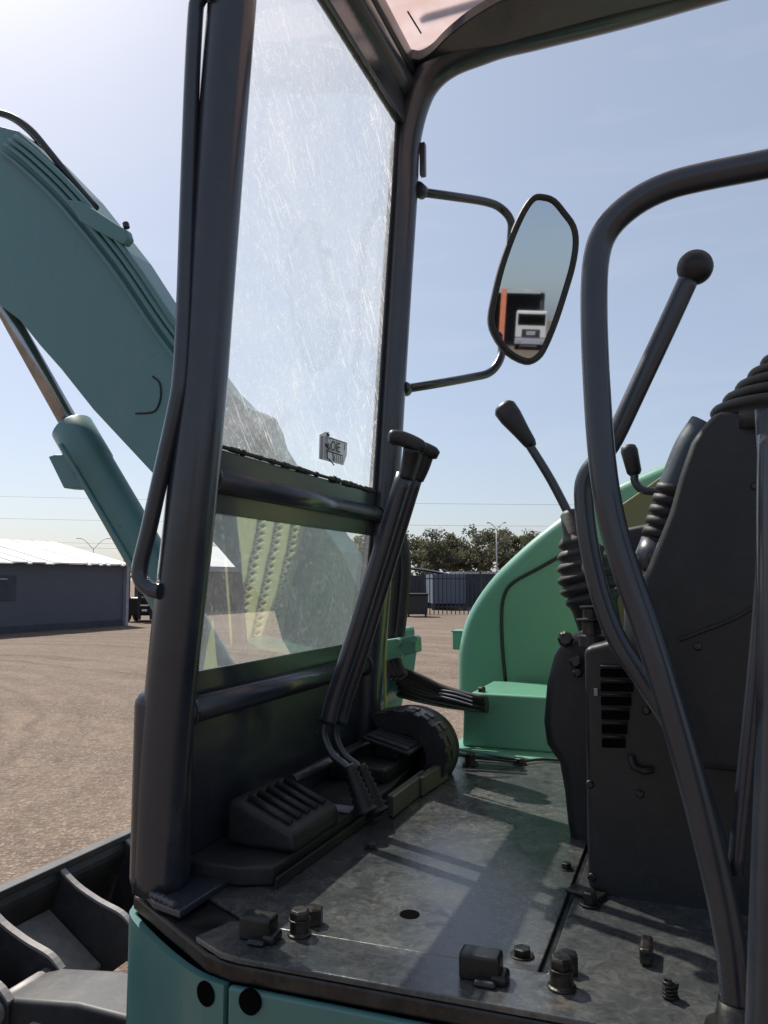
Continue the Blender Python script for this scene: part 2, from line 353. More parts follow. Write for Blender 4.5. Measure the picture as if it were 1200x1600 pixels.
f.tube([( -.718, YN, 3.005), (-.718, YF+.02, 3.005)], .047, 18)
f.box((-.765, YN+.03, 3.03), (-.668, YF+.0, 3.09))
f.build('header_beam', M['frame'], ex, bevel=.012, seg=3)
f = MB(); f.box((-.725, YN+.02, 2.885), (-.697, YF-.03, 2.965)); f.build('header_flange', M['frame'], ex, bevel=.003)
f = MB(); f.prism(spline([(-.70,1.12,3.10),(-.70,1.95,3.10),(1.1,1.95,3.10),(1.1,1.12,3.10)],1), (0,0,.006)); f.build('roof_panel', M['roofpanel'], ex)
f = MB()
for y0 in (1.50, 1.70, 1.86): f.box((-.66, y0, 3.16), (1.2, y0+.022, 3.19))
f.build('roof_guard_bars', M['frame'], ex, bevel=.004)
f = MB(); f.tube([P(637,18,Z=3.096), P(658,52,Z=3.096)], .0022, 6); f.build('roof_scratch', M['seal'], ex)
f = MB(); f.box((-.015,-.012,-.001),(.015,.012,.03)); o = f.build('post_clip', M['frame'], ex, bevel=.003); 
c = P(661, 274, Y=2.00); o.location = c; o.scale = (.55, .7, 3.2)

# lower box section of the near post and its foot plate with welds
f = MB()
q = [(-.878,1.062),(-.878,1.15),(-.792,1.15),(-.792,1.062)]
f.prism([(a, b, FZ+.004) for a, b in q], (0, 0, .335)); o = f.build('post_base', M['frame'], ex, bevel=.028, seg=4)
f = MB(); f.prism([(-.880,1.10,FZ+.002),(-.880,1.2,FZ+.002),(-.74,1.2,FZ+.002),(-.74,1.03,FZ+.002),(-.80,1.045,FZ+.002)], (0,0,.012)); f.build('post_foot_plate', M['frame'], ex, bevel=.003)
f = MB()
for a, b in (((-.872,1.115),(-.862,1.085)), ((-.82,1.065),(-.755,1.04))):
    a = Vector((*a, FZ+.016)); b = Vector((*b, FZ+.016)); pts = [a.lerp(b, i/14)+Vector((random.uniform(-.001,.001), random.uniform(-.001,.001), 0)) for i in range(15)]
    f = MB(); f.tube(pts, [.006+.002*math.sin(i*2.3) for i in range(15)], 8); f.build('weld_seam', M['weld'], ex)

# grab rail on the near post
gr = [P(x, y, Y=1.06) for x, y in ((338,-6),(322,-12),(309,2),(305,30),(299,150),(293,330),(288,480),(282,590),(272,650),(252,740),(232,830),(219,885),(222,908),(236,921),(252,924))]
f = MB(); f.tube(spline(gr, 5), .0138, 14, up=(0,1,0)); f.build('grab_rail', M['frame'], ex)

# crossbars and flat window frame strips
def xbar(z, r, name):
    f = MB(); f.tube([(pz(z)+.004, YN+.03, z), (pz(z)+.004, YF-.03, z)], r, 18)
    for y, s in ((YN+.043, 1), (YF-.043, -1)):       # weld rings
        f.tube([(pz(z)+.004+(r+.002)*math.cos(a), y, z+(r+.002)*math.sin(a)) for a in [i*math.pi/8 for i in range(17)]], .004, 6, caps=False)
    return f.build(name, M['frame'], ex)
ZM, ZL = 1.779, 1.373
xbar(ZM, .021, 'middle_crossbar'); xbar(ZL, .024, 'lower_crossbar')
def strip(z0, z1, y0, y1, t=.006, name='frame_strip', dx=-.012):
    f = MB(); a, b = pz(z0)+dx, pz(z1)+dx
    f.prism([(a,y0,z0),(a,y1,z0),(b,y1,z1),(b,y0,z1)], (t,0,0)); return f.build(name, M['frame'], ex, bevel=.0015)
strip(1.792, 1.838, YN+.03, YF-.03, name='glass_frame_sill'); strip(1.722, 1.768, YN+.03, YF-.03, name='glass_frame_head')
strip(1.388, 1.437, YN+.03, YF-.03, name='glass_frame_bottom')
strip(1.838, 2.885, YN+.035, YN+.062, name='glass_frame_side'); strip(1.838, 2.885, YF-.060, YF-.035, name='glass_frame_side')
strip(1.455, 1.722, YN+.035, YN+.060, name='glass_frame_side'); strip(1.455, 1.722, YF-.052, YF-.035, name='glass_frame_side')
# ragged sealant along the glass
def ragged(pts, amp, base, name='glass_sealant'):
    f = MB(); out = []; rs = []; blob = 0
    for a, b in zip(pts, pts[1:]):
        a, b = Vector(a), Vector(b); n = int((b-a).length/.004)
        for i in range(n):
            out.append(a.lerp(b, i/n)); blob = max(0, blob*.8+random.gauss(0, .45)*(1 if random.random() < .5 else .2)); rs.append(base+amp*min(blob, 2.2))
    out.append(Vector(pts[-1])); rs.append(base); f.tube(out, rs, 8); f.build(name, M['seal'], ex)
dx = -.003
ragged([(pz(1.840)+dx, YN+.07, 1.843), (pz(1.840)+dx, YF-.06, 1.841)], .0035, .004)
ragged([(pz(z)+dx, YN+.062, z) for z in (1.840, 2.1, 2.4, 2.7, 2.9)], .003, .004)
ragged([(pz(2.88)+dx, YN+.07, 2.888), (pz(2.88)+dx, YF-.06, 2.885)], .002, .003)
# panes
sc_ = P(505, 940, X=-.805)
M['glass_up'] = m_glass('dusty_upper_glass', .23)
M['glass_low'] = m_glass('smeared_lower_glass', .085, True, tuple(sc_), 2.5)
def pane(z0, z1, y0, y1, name, mt):
    f = MB(); zs = [z0+(z1-z0)*i/8 for i in range(9)]
    prof = [(pz(z)-.010, z) for z in zs]
    a = [(x, y0, z) for x, z in prof]; bb = [(x, y1, z) for x, z in prof]
    for i in range(8):
        f.quad(a[i], bb[i], bb[i+1], a[i+1])
    return f.build(name, mt, ex)
pane(1.828, 2.900, YN+.05, YF-.05, 'upper_window_pane', M['glass_up'])
pane(1.430, 1.730, YN+.05, YF-.045, 'lower_window_pane', M['glass_low'])

# folded paper sticker on the upper pane
st = [P(x, y, X=pz(1.95)-.004) for x, y in ((499,679),(506,675),(514,675),(513,682),(542,692),(541,711),(536,727),(498,717))]
f = MB(); f.prism(st, (.0012, 0, 0)); sticker = f.build('paper_sticker', M['paper'], ex)
f = MB(); XS = pz(1.95)-.0015
def ink(a, b, w=.0012): f.tube([P(*a, X=XS), P(*b, X=XS)], w, 4)
for k in range(6): ink((502+k*1.6*(1 if k < 3 else 1.3), 681), (501+k*1.6*(1 if k < 3 else 1.3), 717), .0006)
ink((511,704),(512,718)); ink((512,704),(520,707)); ink((520,707),(535,712)); ink((520,707),(521,720))
for k in range(5): ink((523+k*3,711+k*.8),(522.5+k*3,722+k*.8), .0006)
ink((514,684),(541,692), .0008); ink((539,694),(538,703), .0008); ink((511,678),(514,680), .003); ink((509,694),(512,698), .003); ink((514,717),(522,727), .0018)
f.build('sticker_marks', M['ink'], sticker)
tc = bpy.data.curves.new('sticker_text', 'FONT'); tc.body = 'uOIE'; tc.size = .034; tc.extrude = .0003
to = bpy.data.objects.new('sticker_text', tc); COL.objects.link(to)
dg = bpy.context.evaluated_depsgraph_get(); me = bpy.data.meshes.new_from_object(to.evaluated_get(dg)); bpy.data.objects.remove(to)
me.materials.append(M['ink']); to = bpy.data.objects.new('sticker_text', me); COL.objects.link(to)
p0 = P(511, 702, X=XS); p1 = P(537, 709, X=XS); yv = (p1-p0).normalized(); zv = Vector((.06,0,1)).normalized(); nv = yv.cross(zv).normalized()
Mx = Matrix.Identity(4)
for i, v in enumerate((yv, zv, nv)): Mx.col[i][:3] = v
Mx.translation = p0+Vector((.001,0,0)); me.transform(Mx); to.parent = sticker

# lower front panel (solid) below the glass
f = MB(); f.prism([(-.842, YN+.03, FZ), (-.842, YF-.03, FZ), (pz(1.36)-.012, YF-.03, 1.365), (pz(1.36)-.012, YN+.03, 1.365)], (.008, 0, 0)); f.build('lower_front_panel', M['frame'], ex, bevel=.002)

# -- mirror with bracket
arm = [P(655,300,Y=2.01), P(700,306,Y=2.08), P(757,315,Y=2.22), P(782,325,Y=2.28), P(798,345,Y=2.30), P(798,375,Y=2.31), P(792,450,Y=2.31), P(785,535,Y=2.31), P(781,562,Y=2.29), P(765,582,Y=2.26), P(735,590,Y=2.20), P(680,600,Y=2.07), P(630,608,Y=2.01)]
f = MB(); f.tube(spline(arm, 5), .0128, 14)
for q in (arm[0], arm[-1]): f.lathe(Vector(q)-Vector((0,.02,0)), (.3,1,.0), [(0,.022),(.03,.02),(.034,.015)], 14)
f.build('mirror_bracket', M['frame'], ex)
mc = P(833, 462, Y=2.17); d = ray(833, 470).normalized(); rdir = Vector((.66, -.75, .022)).normalized(); mn = (rdir-d).normalized()
def on_mirror(px, py, off=0):
    r = ray(px, py); o_ = Vector((0, 0, CAMH)); t = (mc+mn*off-o_).dot(mn)/r.dot(mn); return o_+r*t
mo = [(848,304),(868,312),(884,330),(899,352),(903,380),(898,415),(888,452),(872,502),(856,543),(843,563),(823,569),(792,553),(770,522),(764,496),(770,460),(781,415),(798,366),(815,328),(831,307)]
mi = [(848,313),(862,317),(878,336),(892,356),(896,380),(891,415),(880,452),(864,501),(848,538),(837,554),(822,560),(797,547),(777,519),(771,497),(777,462),(788,417),(805,369),(822,333),(836,314)]
mo_s = spline([on_mirror(*p) for p in mo], 3, True); mi_s = spline([on_mirror(*p) for p in mi], 3, True)
f = MB(); f.prism([p-mn*.002 for p in mo_s], -mn*.03); mh = f.build('mirror_housing', M['plastic'], ex, bevel=.008, seg=3)
f = MB(); rim = [(a+b)/2 for a, b in zip(mo_s, mi_s)]
rim = rim+[rim[0], rim[1]]
f.tube([p+mn*.0 for p in rim], .0095, 10, caps=False); f.build('mirror_rim', M['rubber'], mh)
f = MB(); f.prism([p+mn*.001 for p in mi_s], -mn*.003); f.build('mirror_glass', M['mirror'], mh)
f = MB(); f.lathe(P(789,445,Y=2.27)-mn*.02, mn, [(-.035,.012),(-.03,.024),(.0,.028),(.03,.026),(.045,.018)], 18); f.build('mirror_knob', M['plastic'], mh)

# -- deck plates
dk = [(-.905,1.11),(-.895,1.075),(-.64,.958),(-.60,.95),(.9,.99),(.9,.99)]
f = MB(); f.prism([(-.886,2.26,FZ-.028),(-.886,1.13,FZ-.028),(-.878,1.092,FZ-.028),(-.645,.962,FZ-.028),(-.60,.952,FZ-.028),(1.35,1.03,FZ-.028),(1.35,2.26,FZ-.028)], (0,0,.024)); f.build('deck_base', M['steel'], ex, bevel=.004)
f = MB(); f.prism([(-.62,1.055,FZ-.003),(-.2,1.07,FZ-.003),(-.2,2.27,FZ-.003),(-.84,2.27,FZ-.003),(-.84,1.16,FZ-.003)], (0,0,.006))
fl = f.build('floor_plate', M['floor'], ex, bevel=.0015)
f = MB(); f.prism([(-.188,1.07,FZ-.003),(1.3,1.12,FZ-.003),(1.3,2.27,FZ-.003),(-.188,2.27,FZ-.003)], (0,0,.006)); f.build('floor_plate', M['floor'], ex, bevel=.0015)
f = MB(); f.prism([(-.62,.957,FZ-.003),(-.59,.953,FZ-.003),(1.3,1.025,FZ-.003),(1.3,1.115,FZ-.003),(-.19,1.066,FZ-.003),(-.66,1.050,FZ-.003),(-.68,.985,FZ-.003)], (0,0,.0085)); f.build('sill_plate', M['floor'], ex, bevel=.002)
c = P(640,1428,Z=FZ+.004); f = MB(); f.lathe(c, (0,0,1), [(-.002,.0155),(.0003,.0155)], 28); f.build('floor_hole_shade', M['dark'], fl)  # black disc in place of the shade inside a hole
def bolt(px, py, r, h, name='bolt', z=FZ+.003, par=None, washer=True, mt='bolt'):
    c = P(px, py, Z=z); f = MB()
    if washer: f.lathe(c, (0,0,1), [(0,r*1.35),(h*.18,r*1.35)], 20, False)
    f.lathe(c+Vector((0,0,h*.18)), (0,0,1), [(0,r),(h*.72,r),(h*.82,r*.86)], 6, False)
    f.build(name, M[mt], par or ex, bevel=.0008)
for b_ in ((580,1327,.010,.012),(885,1358,.0095,.012),(922,1415,.012,.022),(735,1196,.017,.034),(812,1194,.015,.018),(816,1493,.0125,.011)): bolt(*b_)
for px, py, r, h in ((468,1462,.0138,.036),(878,1545,.0142,.038)):        # tall mounting bolts with a collar
    c = P(px, py, Z=FZ+.004); f = MB(); f.lathe(c, (0,0,1), [(0,r*1.25),(.004,r*1.3),(.006,r*1.05),(h*.62,r*1.0),(h*.64,r*1.18),(h*.70,r*1.18)], 22, False)
    f.lathe(c+Vector((0,0,h*.70)), (0,0,1), [(0,r*1.08),(h*.26,r*1.08),(h*.34,r*.9)], 6, False); f.build('mounting_bolt', M['bolt'], ex, bevel=.0008)
    f = MB(); c2 = c+Vector((.0,.045,0)); f.lathe(c2, (0,0,1), [(0,r*1.1),(h*.6,r*1.1),(h*.66,r*.9)], 6, False); f.build('mounting_bolt', M['bolt'], ex)
for px, py, w in ((404,1466,.025),(752,1528,.027)):                      # hinge blocks
    c = P(px, py, Z=FZ+.004); f = MB(); T = Matrix.Translation(c) @ Matrix.Rotation(R(3), 4, 'Z')
    f.box((-w,-.016,0),(w,.016,.034), T); f.box((-w*.2,-.03,0),(w*.9,-.012,.010), T); f.box((w*.55,-.02,.0),(w*1.35,.012,.014), T); f.build('hinge_block', M['steel'], ex, bevel=.006, seg=3)
f = MB()                                              # latch spring near the sill
c = P(1048,1560,Z=FZ+.006); sp = [c+Vector((.0085*math.cos(t*1.2), .0085*math.sin(t*1.2), .0008*t)) for t in range(26)]
f.tube(sp, .0020, 6); f.build('latch_spring', M['bolt'], ex)
f = MB(); c = P(1010,1500,Z=FZ+.004); f.box((-.008,-.02,0),(.008,.03,.022), Matrix.Translation(c)); f.build('latch_block', M['bolt'], ex, bevel=.004)
f = MB(); c = P(915,1400,Z=FZ+.004); f.box((-.03,-.012,0),(.03,.02,.008), Matrix.Translation(c) @ Matrix.Rotation(R(-20),4,'Z')); f.build('hold_down_tab', M['steel'], ex, bevel=.003)

# -- green side panels below the deck edge
def side_poly(pts, z0, z1, t=.012):
    f = MB()
    outer = [Vector((x, y, 0)) for x, y in pts]; inner = []
    for i, p in enumerate(outer):
        a = outer[max(i-1, 0)]; b = outer[min(i+1, len(outer)-1)]; tn = (b-a).normalized(); inner.append(p+Vector((-tn.y, tn.x, 0))*t)
    return f.prism([(p.x, p.y, z0) for p in outer]+[(p.x, p.y, z0) for p in inner[::-1]], (0, 0, z1-z0))
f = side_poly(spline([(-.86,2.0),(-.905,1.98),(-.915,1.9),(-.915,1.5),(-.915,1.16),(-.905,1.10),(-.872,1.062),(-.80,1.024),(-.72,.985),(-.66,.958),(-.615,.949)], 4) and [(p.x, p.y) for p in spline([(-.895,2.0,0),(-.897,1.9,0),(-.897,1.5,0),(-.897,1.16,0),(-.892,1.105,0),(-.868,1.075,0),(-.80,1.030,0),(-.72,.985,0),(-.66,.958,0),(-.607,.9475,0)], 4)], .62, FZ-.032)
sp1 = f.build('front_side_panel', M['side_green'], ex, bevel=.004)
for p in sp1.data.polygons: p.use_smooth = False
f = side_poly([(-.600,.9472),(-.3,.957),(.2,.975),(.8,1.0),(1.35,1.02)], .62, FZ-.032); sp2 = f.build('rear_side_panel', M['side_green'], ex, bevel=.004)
for (px, py), par in (((322,1553), sp1), ((390,1566), sp2)):
    X_ = P(px, py, Y=.945 if par is sp2 else .952); f = MB(); ax = Vector((.0,-1,0)) if par is sp2 else Vector((-.22,-1,0)).normalized()
    f.lathe(X_+Vector((0,.004,0)), ax, [(0,.0165),(.0050,.0165)], 26); f.build('access_hole_shade', M['dark'], par)  # black disc stands for the shade inside the opening
# -- floor mat, footrest, pedals
f = MB(); mat_px = [(300,1390),(372,1412),(468,1368),(560,1312),(612,1282),(560,1235),(470,1180),(330,1215)]
f.prism([(-.83,1.16,FZ+.004),(-.72,1.165,FZ+.004),(-.665,1.19,FZ+.004),(-.66,1.72,FZ+.004),(-.70,2.10,FZ+.004),(-.83,2.10,FZ+.004)], (0,0,.034)); f.build('floor_mat', M['rubber'], ex, bevel=.006, seg=3)
f = MB(); f.prism([(-.66,1.18,FZ+.004),(-.655,1.18,FZ+.004),(-.645,1.95,FZ+.004),(-.655,1.95,FZ+.004)], (0,0,.018)); f.build('mat_lip', M['rubber'], ex, bevel=.002)
# left footrest: wedge with ribbed top
fx0, fx1, fy0, fy1 = -.80, -.665, 1.245, 1.44
f = MB(); f.prism([(fx0,fy0,FZ+.038),(fx1+.01,fy0,FZ+.038),(fx1+.004,fy0,FZ+.075),(fx0+.03,fy0,FZ+.118),(fx0,fy0,FZ+.118)], (0,fy1-fy0,0)); fr = f.build('left_footrest', M['rubber'], ex, bevel=.012, seg=3)
f = MB()
for k in range(5):
    y = fy0+.025+k*.034; f.tube([(fx0+.035,y,FZ+.121),(fx1-.012,y,FZ+.085)], .0065, 8)
f.build('footrest_rib', M['rubber'], fr)
f = MB(); f.prism([(-.72,1.50,FZ+.04),(-.665,1.50,FZ+.04),(-.665,1.535,FZ+.04),(-.72,1.535,FZ+.04)], (0,0,.004)); f.build('mat_label', M['trim'], ex)
f = MB(); f.tube([(-.79,1.48,FZ+.10),(-.79,1.9,FZ+.10)], .012, 10); f.build('pedal_shaft', M['frame'], ex)
# right pedal
def pedal(cx, cy, cz, w, l, tilt, name, ribm='rubber'):
    T = Matrix.Translation((cx, cy, cz)) @ Matrix.Rotation(R(tilt), 4, 'Y')
    f = MB(); f.box((-l/2,-w/2,-.012),(l/2,w/2,0), T); p = f.build(name, M['rubber'], ex, bevel=.005, seg=3)
    f = MB()
    for k in range(5):
        y = -w/2+w*(k+.5)/5; f.box((-l/2+.008,y-w*.075,0),(l/2-.008,y+w*.075,.006), T)
    f.build('pedal_tread', M[ribm], p, bevel=.0015)
    f = MB(); f.box((-l*.3,-w*.25,-.05),(l*.2,w*.25,-.012), T); f.build('pedal_hinge', M['plastic'], p, bevel=.004)
    return p
pc = P(625,1150,Y=1.92)
pedal(pc.x, 1.90, pc.z, .17, .13, 14, 'right_pedal', 'plastic')
f = MB(); f.box((-.83,1.74,FZ+.038),(-.68,2.02,FZ+.075)); f.build('pedal_plinth', M['plastic'], ex, bevel=.008, seg=3)
# curved ribbed rubber guard at the right end of the floor
gpx = [(600,1108),(640,1103),(672,1110),(698,1130),(712,1158),(713,1185),(702,1212),(680,1236),(655,1256)]
gp = [P(x, y, Y=2.02+.00*i) for i, (x, y) in enumerate(gpx)]
gs = spline(gp, 4)
f = MB(); ins = []
cen = P(640,1180,Y=2.02)
for p in gs: ins.append(p+(cen-p).normalized()*.055)
for (a, b, c_, d_) in zip(gs, gs[1:], ins[1:], ins):
    off = Vector((0,-.10,0)); f.prism([a, b, c_, d_], off)
bmesh.ops.remove_doubles(f.bm, verts=f.bm.verts, dist=.0001)
gd = f.build('rubber_guard', M['rubber'], ex, bevel=.0)
f = MB(); f.prism([p+Vector((0,.004,0)) for p in gs], (0,.02,0)); f.build('guard_back', M['plastic'], gd)
f = MB()
for i in range(3, int(len(gs)*.62), 3):
    a = gs[i]; t = (gs[i+1]-gs[i-1]).normalized(); nn = (a-cen).normalized(); w = Vector((0,1,0))
    for yy in (-.085, -.045):
        c_ = a+Vector((0,yy,0)); q = [c_-t*.012-w*.014, c_+t*.012-w*.014, c_+t*.012+w*.014, c_-t*.012+w*.014]; f = MB(); f.prism([v-nn*.002 for v in q], nn*.007); f.build('guard_lug', M['rubber'], gd, bevel=.002)
f = MB()
for (a, b) in (((615,1245),(668,1205)), ((660,1215),(700,1190))):
    p, q = P(*a, Z=FZ+.05), P(*b, Z=FZ+.05); f.prism([p+Vector((0,0,-.045)), q+Vector((0,0,-.045)), q, p], (-.02,.01,0))
f.build('guard_kick_plate', worn('olive_kick_plate', (.055,.058,.040), rough=.55), ex, bevel=.003)

# -- the two travel levers
def lever(dy, px_off):
    YL = 1.50+dy
    root = MB(); b0 = P(500+px_off,1150,Y=YL)
    curve = spline([P(508+px_off,1125,Y=YL), P(506+px_off,1150,Y=YL), P(520+px_off,1180,Y=YL), P(543+px_off,1200,Y=YL), P(553+px_off,1225,Y=YL), P(570+px_off,1262,Y=YL)], 5)
    lv = MB(); shaft = spline([P(512+px_off,1130,Y=YL), P(522+px_off,1090,Y=YL), P(545+px_off,1020,Y=YL), P(592+px_off,870,Y=YL), P(632+px_off,740,Y=YL)], 4)
    lv.tube(shaft, .0182, 16, up=(0,1,0), aspect=.72); l = lv.build('travel_lever', M['frame'], ex)
    f = MB(); f.tube(curve, .0085, 10); f.build('lever_rod', M['frame'], l)
    ax = (P(545+px_off,1195,Y=YL)-P(572+px_off,1268,Y=YL)); h = ax.length; prof = [(0,.026)]
    for k in range(8): prof += [(h*(k+.2)/8, .024-.0012*k), (h*(k+.7)/8, .0185-.0012*k)]
    prof += [(h, .011)]
    f = MB(); f.lathe(P(572+px_off,1268,Y=YL), ax, prof, 20); f.build('lever_boot', M['rubber'], l)
    return l, YL
l1, y1 = lever(0, 0); l2, y2 = lever(.07, 18)
# grips: T-shaped handles
def grip(l, pts, r, neck):
    f = MB(); s_ = spline(pts, 5); n = len(s_)
    rs = [r*(.55+.45*min(1, min(i, n-1-i)/2.2)) for i in range(n)]
    f.tube(s_, rs, 16, up=(0,1,0), aspect=.9); f.tube(spline(neck, 4), [r*1.25, r*.95], 14, aspect=.9); f.build('lever_grip', M['plastic'], l)
grip(l1, [P(607,684,Y=1.47), P(622,684,Y=1.48), P(642,691,Y=1.49), P(664,703,Y=1.50)], .0165, [P(645,700,Y=1.49), P(640,725,Y=1.50), P(634,748,Y=1.50)])
grip(l2, [P(652,698,Y=1.56), P(665,702,Y=1.56), P(685,712,Y=1.57)], .0145, [P(667,706,Y=1.57), P(660,730,Y=1.57), P(652,750,Y=1.57)])

# -- right hand joystick
f = MB(); jr = spline([P(800,655,Y=2.0), P(830,700,Y=2.0), P(862,752,Y=2.0), P(893,812,Y=2.0)], 4); f.tube(jr, .0115, 12); js = f.build('right_joystick', M['frame'], ex)
a0, a1 = P(832,698,Y=2.0), P(784,632,Y=2.0); L_ = (a1-a0).length
f = MB(); f.lathe(a0, a1-a0, [(0,.012),(L_*.08,.017),(L_*.35,.022),(L_*.7,.030),(L_*.9,.031),(L_*.97,.024),(L_,.012)], 20); f.build('joystick_knob', M['plastic'], js)
b0, b1 = P(937,980,Y=1.98), P(890,797,Y=1.98); L_ = (b1-b0).length; prof = [(0,.052),(L_*.16,.056)]
for k in range(6):
    t = .20+.095*k; rr_ = (.068,.074,.074,.068,.060,.050)[k]; prof += [(L_*t, rr_*.88), (L_*(t+.035), rr_), (L_*(t+.06), rr_*.98), (L_*(t+.085), rr_*.84)]
prof += [(L_*.80,.032),(L_*.97,.026),(L_,.016)]
f = MB(); f.lathe(b0, b1-b0, prof, 26); f.build('joystick_boot', M['rubber'], js)

# -- operator console on the near side of the seat
def pxprism(pts, y0, y1, name, mt, bevel=.01, seg=3, smooth=0, par=None):
    q = PL(pts, Y=y0)
    if smooth: q = spline(q, smooth, True)
    f = MB(); f.prism(q, (0, y1-y0, 0)); return f.build(name, M[mt], par or ex, bevel=bevel, seg=seg)
pxprism([(868,1010),(862,1030),(852,1070),(847,1130),(852,1165),(872,1195),(880,1240),(885,1290),(890,1318),(900,1336),(925,1335),(1010,1330),(1010,1000),(930,985),(892,993)], 1.62, 1.90, 'console_front_cover', 'plastic', bevel=.03, seg=4)
body = pxprism([(912,1012),(915,1130),(916,1250),(918,1392),(1020,1440),(1150,1490),(1330,1540),(1330,900),(1100,930),(1000,985),(960,1000)], 1.36, 1.80, 'console_base', 'plastic', bevel=.012)
f = MB()                                              # near-black plates for the shade of louvre slots in the console side
for k in range(6):
    y = 1045+k*22; a, b, c_, d_ = P(938+k*.5,y,Y=1.355), P(992-k*3,y+1,Y=1.355), P(992-k*3,y+14,Y=1.355), P(938+k*.5,y+13,Y=1.355)
    f.prism([a, b, c_, d_], (0,.004,0))
f.build('vent_slot_shade', M['dark'], body)
f = MB()
for k in range(6):
    y = 1041+k*22; f.tube([P(938+k*.5,y,Y=1.352), P(992-k*3,y+1,Y=1.352)], .0022, 6)
f.build('vent_lip', M['plastic'], body)
f = MB(); f.tube([P(985,1180,Y=1.352), P(990,1198,Y=1.350), P(1005,1205,Y=1.350), P(1020,1203,Y=1.352)], .006, 8); f.build('console_handle', M['rubber'], body)
f = MB()                                              # stacked valve fittings
vb = P(926,1010,Y=1.45)
f.lathe(vb, (-.02,0,1), [(0,.024),(.02,.024),(.021,.017),(.045,.017),(.046,.027),(.050,.027),(.051,.015),(.068,.015),(.069,.020),(.073,.020)], 18, False)
f.build('valve_fitting', M['steel'], ex, bevel=.001)
for (x, y, s) in ((884,1000,.016),(900,1035,.013),(903,1052,.010),(1008,1018,.009)):
    f = MB(); f.lathe(P(x, y, Y=1.6), (.1,-1,.2), [(0,s),(.02,s),(.024,s*.7)], 8, False); f.build('hose_fitting', M['bolt'], ex)
f = MB(); f.box((0,0,0),(.006,.003,.012), Matrix.Translation(P(928,1087,Y=1.352))); f.build('console_clip', M['trim'], body)
# tilting upper box with ribbed front edge and bellows
ub = pxprism([(1062,742),(1046,800),(1012,885),(1003,905),(1003,985),(1030,1100),(1062,1200),(1330,1230),(1330,640),(1215,640),(1120,640),(1095,668),(1080,690)], 1.16, 1.34, 'joystick_console', 'plastic', bevel=.014)
e0, e1 = P(1098,672,Y=1.17), P(1046,800,Y=1.17)
tn = lambda a, b: (b-a).normalized()
f = MB(); f.tube(spline([P(1108,668,Y=1.22), P(1085,700,Y=1.22), P(1066,742,Y=1.22), P(1052,775,Y=1.22)], 4), [.030,.026], 16)
f.build('console_edge_pad', worn('blue_grey_vinyl', (.035,.055,.072), (.045,.068,.085), rough=.4, bmp=.2), ub)
f = MB(); a, b = P(1056,760,Y=1.215), P(1030,845,Y=1.215); prof = []
L_ = (b-a).length
for k in range(5): prof += [(L_*(k)/5, .0215), (L_*(k+.08)/5, .027), (L_*(k+.72)/5, .028), (L_*(k+.80)/5, .0215)]
f.lathe(a, b-a, prof, 22); f.build('cable_boot', M['rubber'], ub)
f = MB(); a, b = P(1030,845,Y=1.215), P(1016,895,Y=1.215); f.tube([a, b], [.026,.030], 18); f.build('boot_sleeve', M['frame'], ub)
f = MB(); a = P(1015,897,Y=1.215); b = P(1012,1000,Y=1.215); f.lathe(a, b-a, [(0,.034),(.008,.034),(.009,.036),(.10,.034),(.14,.028)], 20); f.build('lower_sleeve', M['plastic'], ub)
f = MB(); base = P(1262,690,Y=1.25); prof = [(0,.132),(.02,.132)]
for k in range(9):
    z = .028+k*.0195; r_ = max(.030, .130-.0160*k); prof += [(z,r_-.006),(z+.004,r_+.001),(z+.010,r_+.004),(z+.016,r_+.001),(z+.0195,r_-.007)]
prof += [(.22,.02)]
f.lathe(base, (.10,0,1), prof, 36); bl = f.build('joystick_bellows', M['rubber'], ub)
f = MB(); f.tube([base+Vector((.01,0,.15)), base+Vector((.05,0,.38))], .012, 12); f.lathe(base+Vector((.05,0,.38)), (.15,0,1), [(0,.014),(.02,.022),(.08,.026),(.11,.022),(.12,.01)], 16); f.build('left_joystick', M['plastic'], ub)
# small lever with knob
f = MB(); f.tube(spline([P(992,735,Y=1.38), P(992,752,Y=1.38), P(1003,765,Y=1.38), P(1022,768,Y=1.38), P(1045,770,Y=1.38)], 4), .0072, 10); sl = f.build('throttle_lever', M['frame'], ex)
a, b = P(992,742,Y=1.38), P(981,695,Y=1.38); L_ = (b-a).length
f = MB(); f.lathe(a, b-a, [(0,.009),(L_*.1,.0125),(L_*.8,.0145),(L_*.95,.012),(L_,.006)], 18); f.build('throttle_knob', M['plastic'], sl)
pxprism([(972,826),(1032,814),(1040,868),(968,872)], 1.75, 1.98, 'right_console', 'plastic', bevel=.012)
f = MB(); f.lathe(P(935,886,Y=1.7), (-1,-.2,0), [(0,.014),(.03,.014),(.034,.008)], 16); f.build('console_switch', M['trim'], ex)
# safety lock bar and ball lever
lockp = [(1420,205),(1300,232),(1200,256),(1100,276),(1040,292),(990,318),(950,356),(932,402),(928,480),(932,600),(941,720),(955,810),(978,890),(1006,970),(1040,1075),(1082,1220),(1120,1370),(1142,1480),(1152,1580)]
f = MB(); f.tube(spline(PL(lockp, Y=1.0), 4), .0172, 16, up=(0,1,0)); lb = f.build('safety_lock_bar', M['frame'], ex)
f = MB(); f.lathe(P(1152,1592,Y=1.0)-Vector((0,0,.0)), (0,0,1), [(-.02,.035),(-.010,.035),(-.004,.024),(.02,.020)], 18); f.build('bar_foot', M['steel'], lb)
bp = [(1078,432),(1040,515),(1000,600),(960,684),(938,716),(918,742),(912,775),(920,850),(938,930),(965,1000),(1010,1070),(1060,1150),(1100,1250),(1130,1360)]
f = MB(); f.tube(spline(PL(bp, Y=1.09), 4), .0135, 14, up=(0,1,0)); bl_ = f.build('blade_lever', M['frame'], ex)
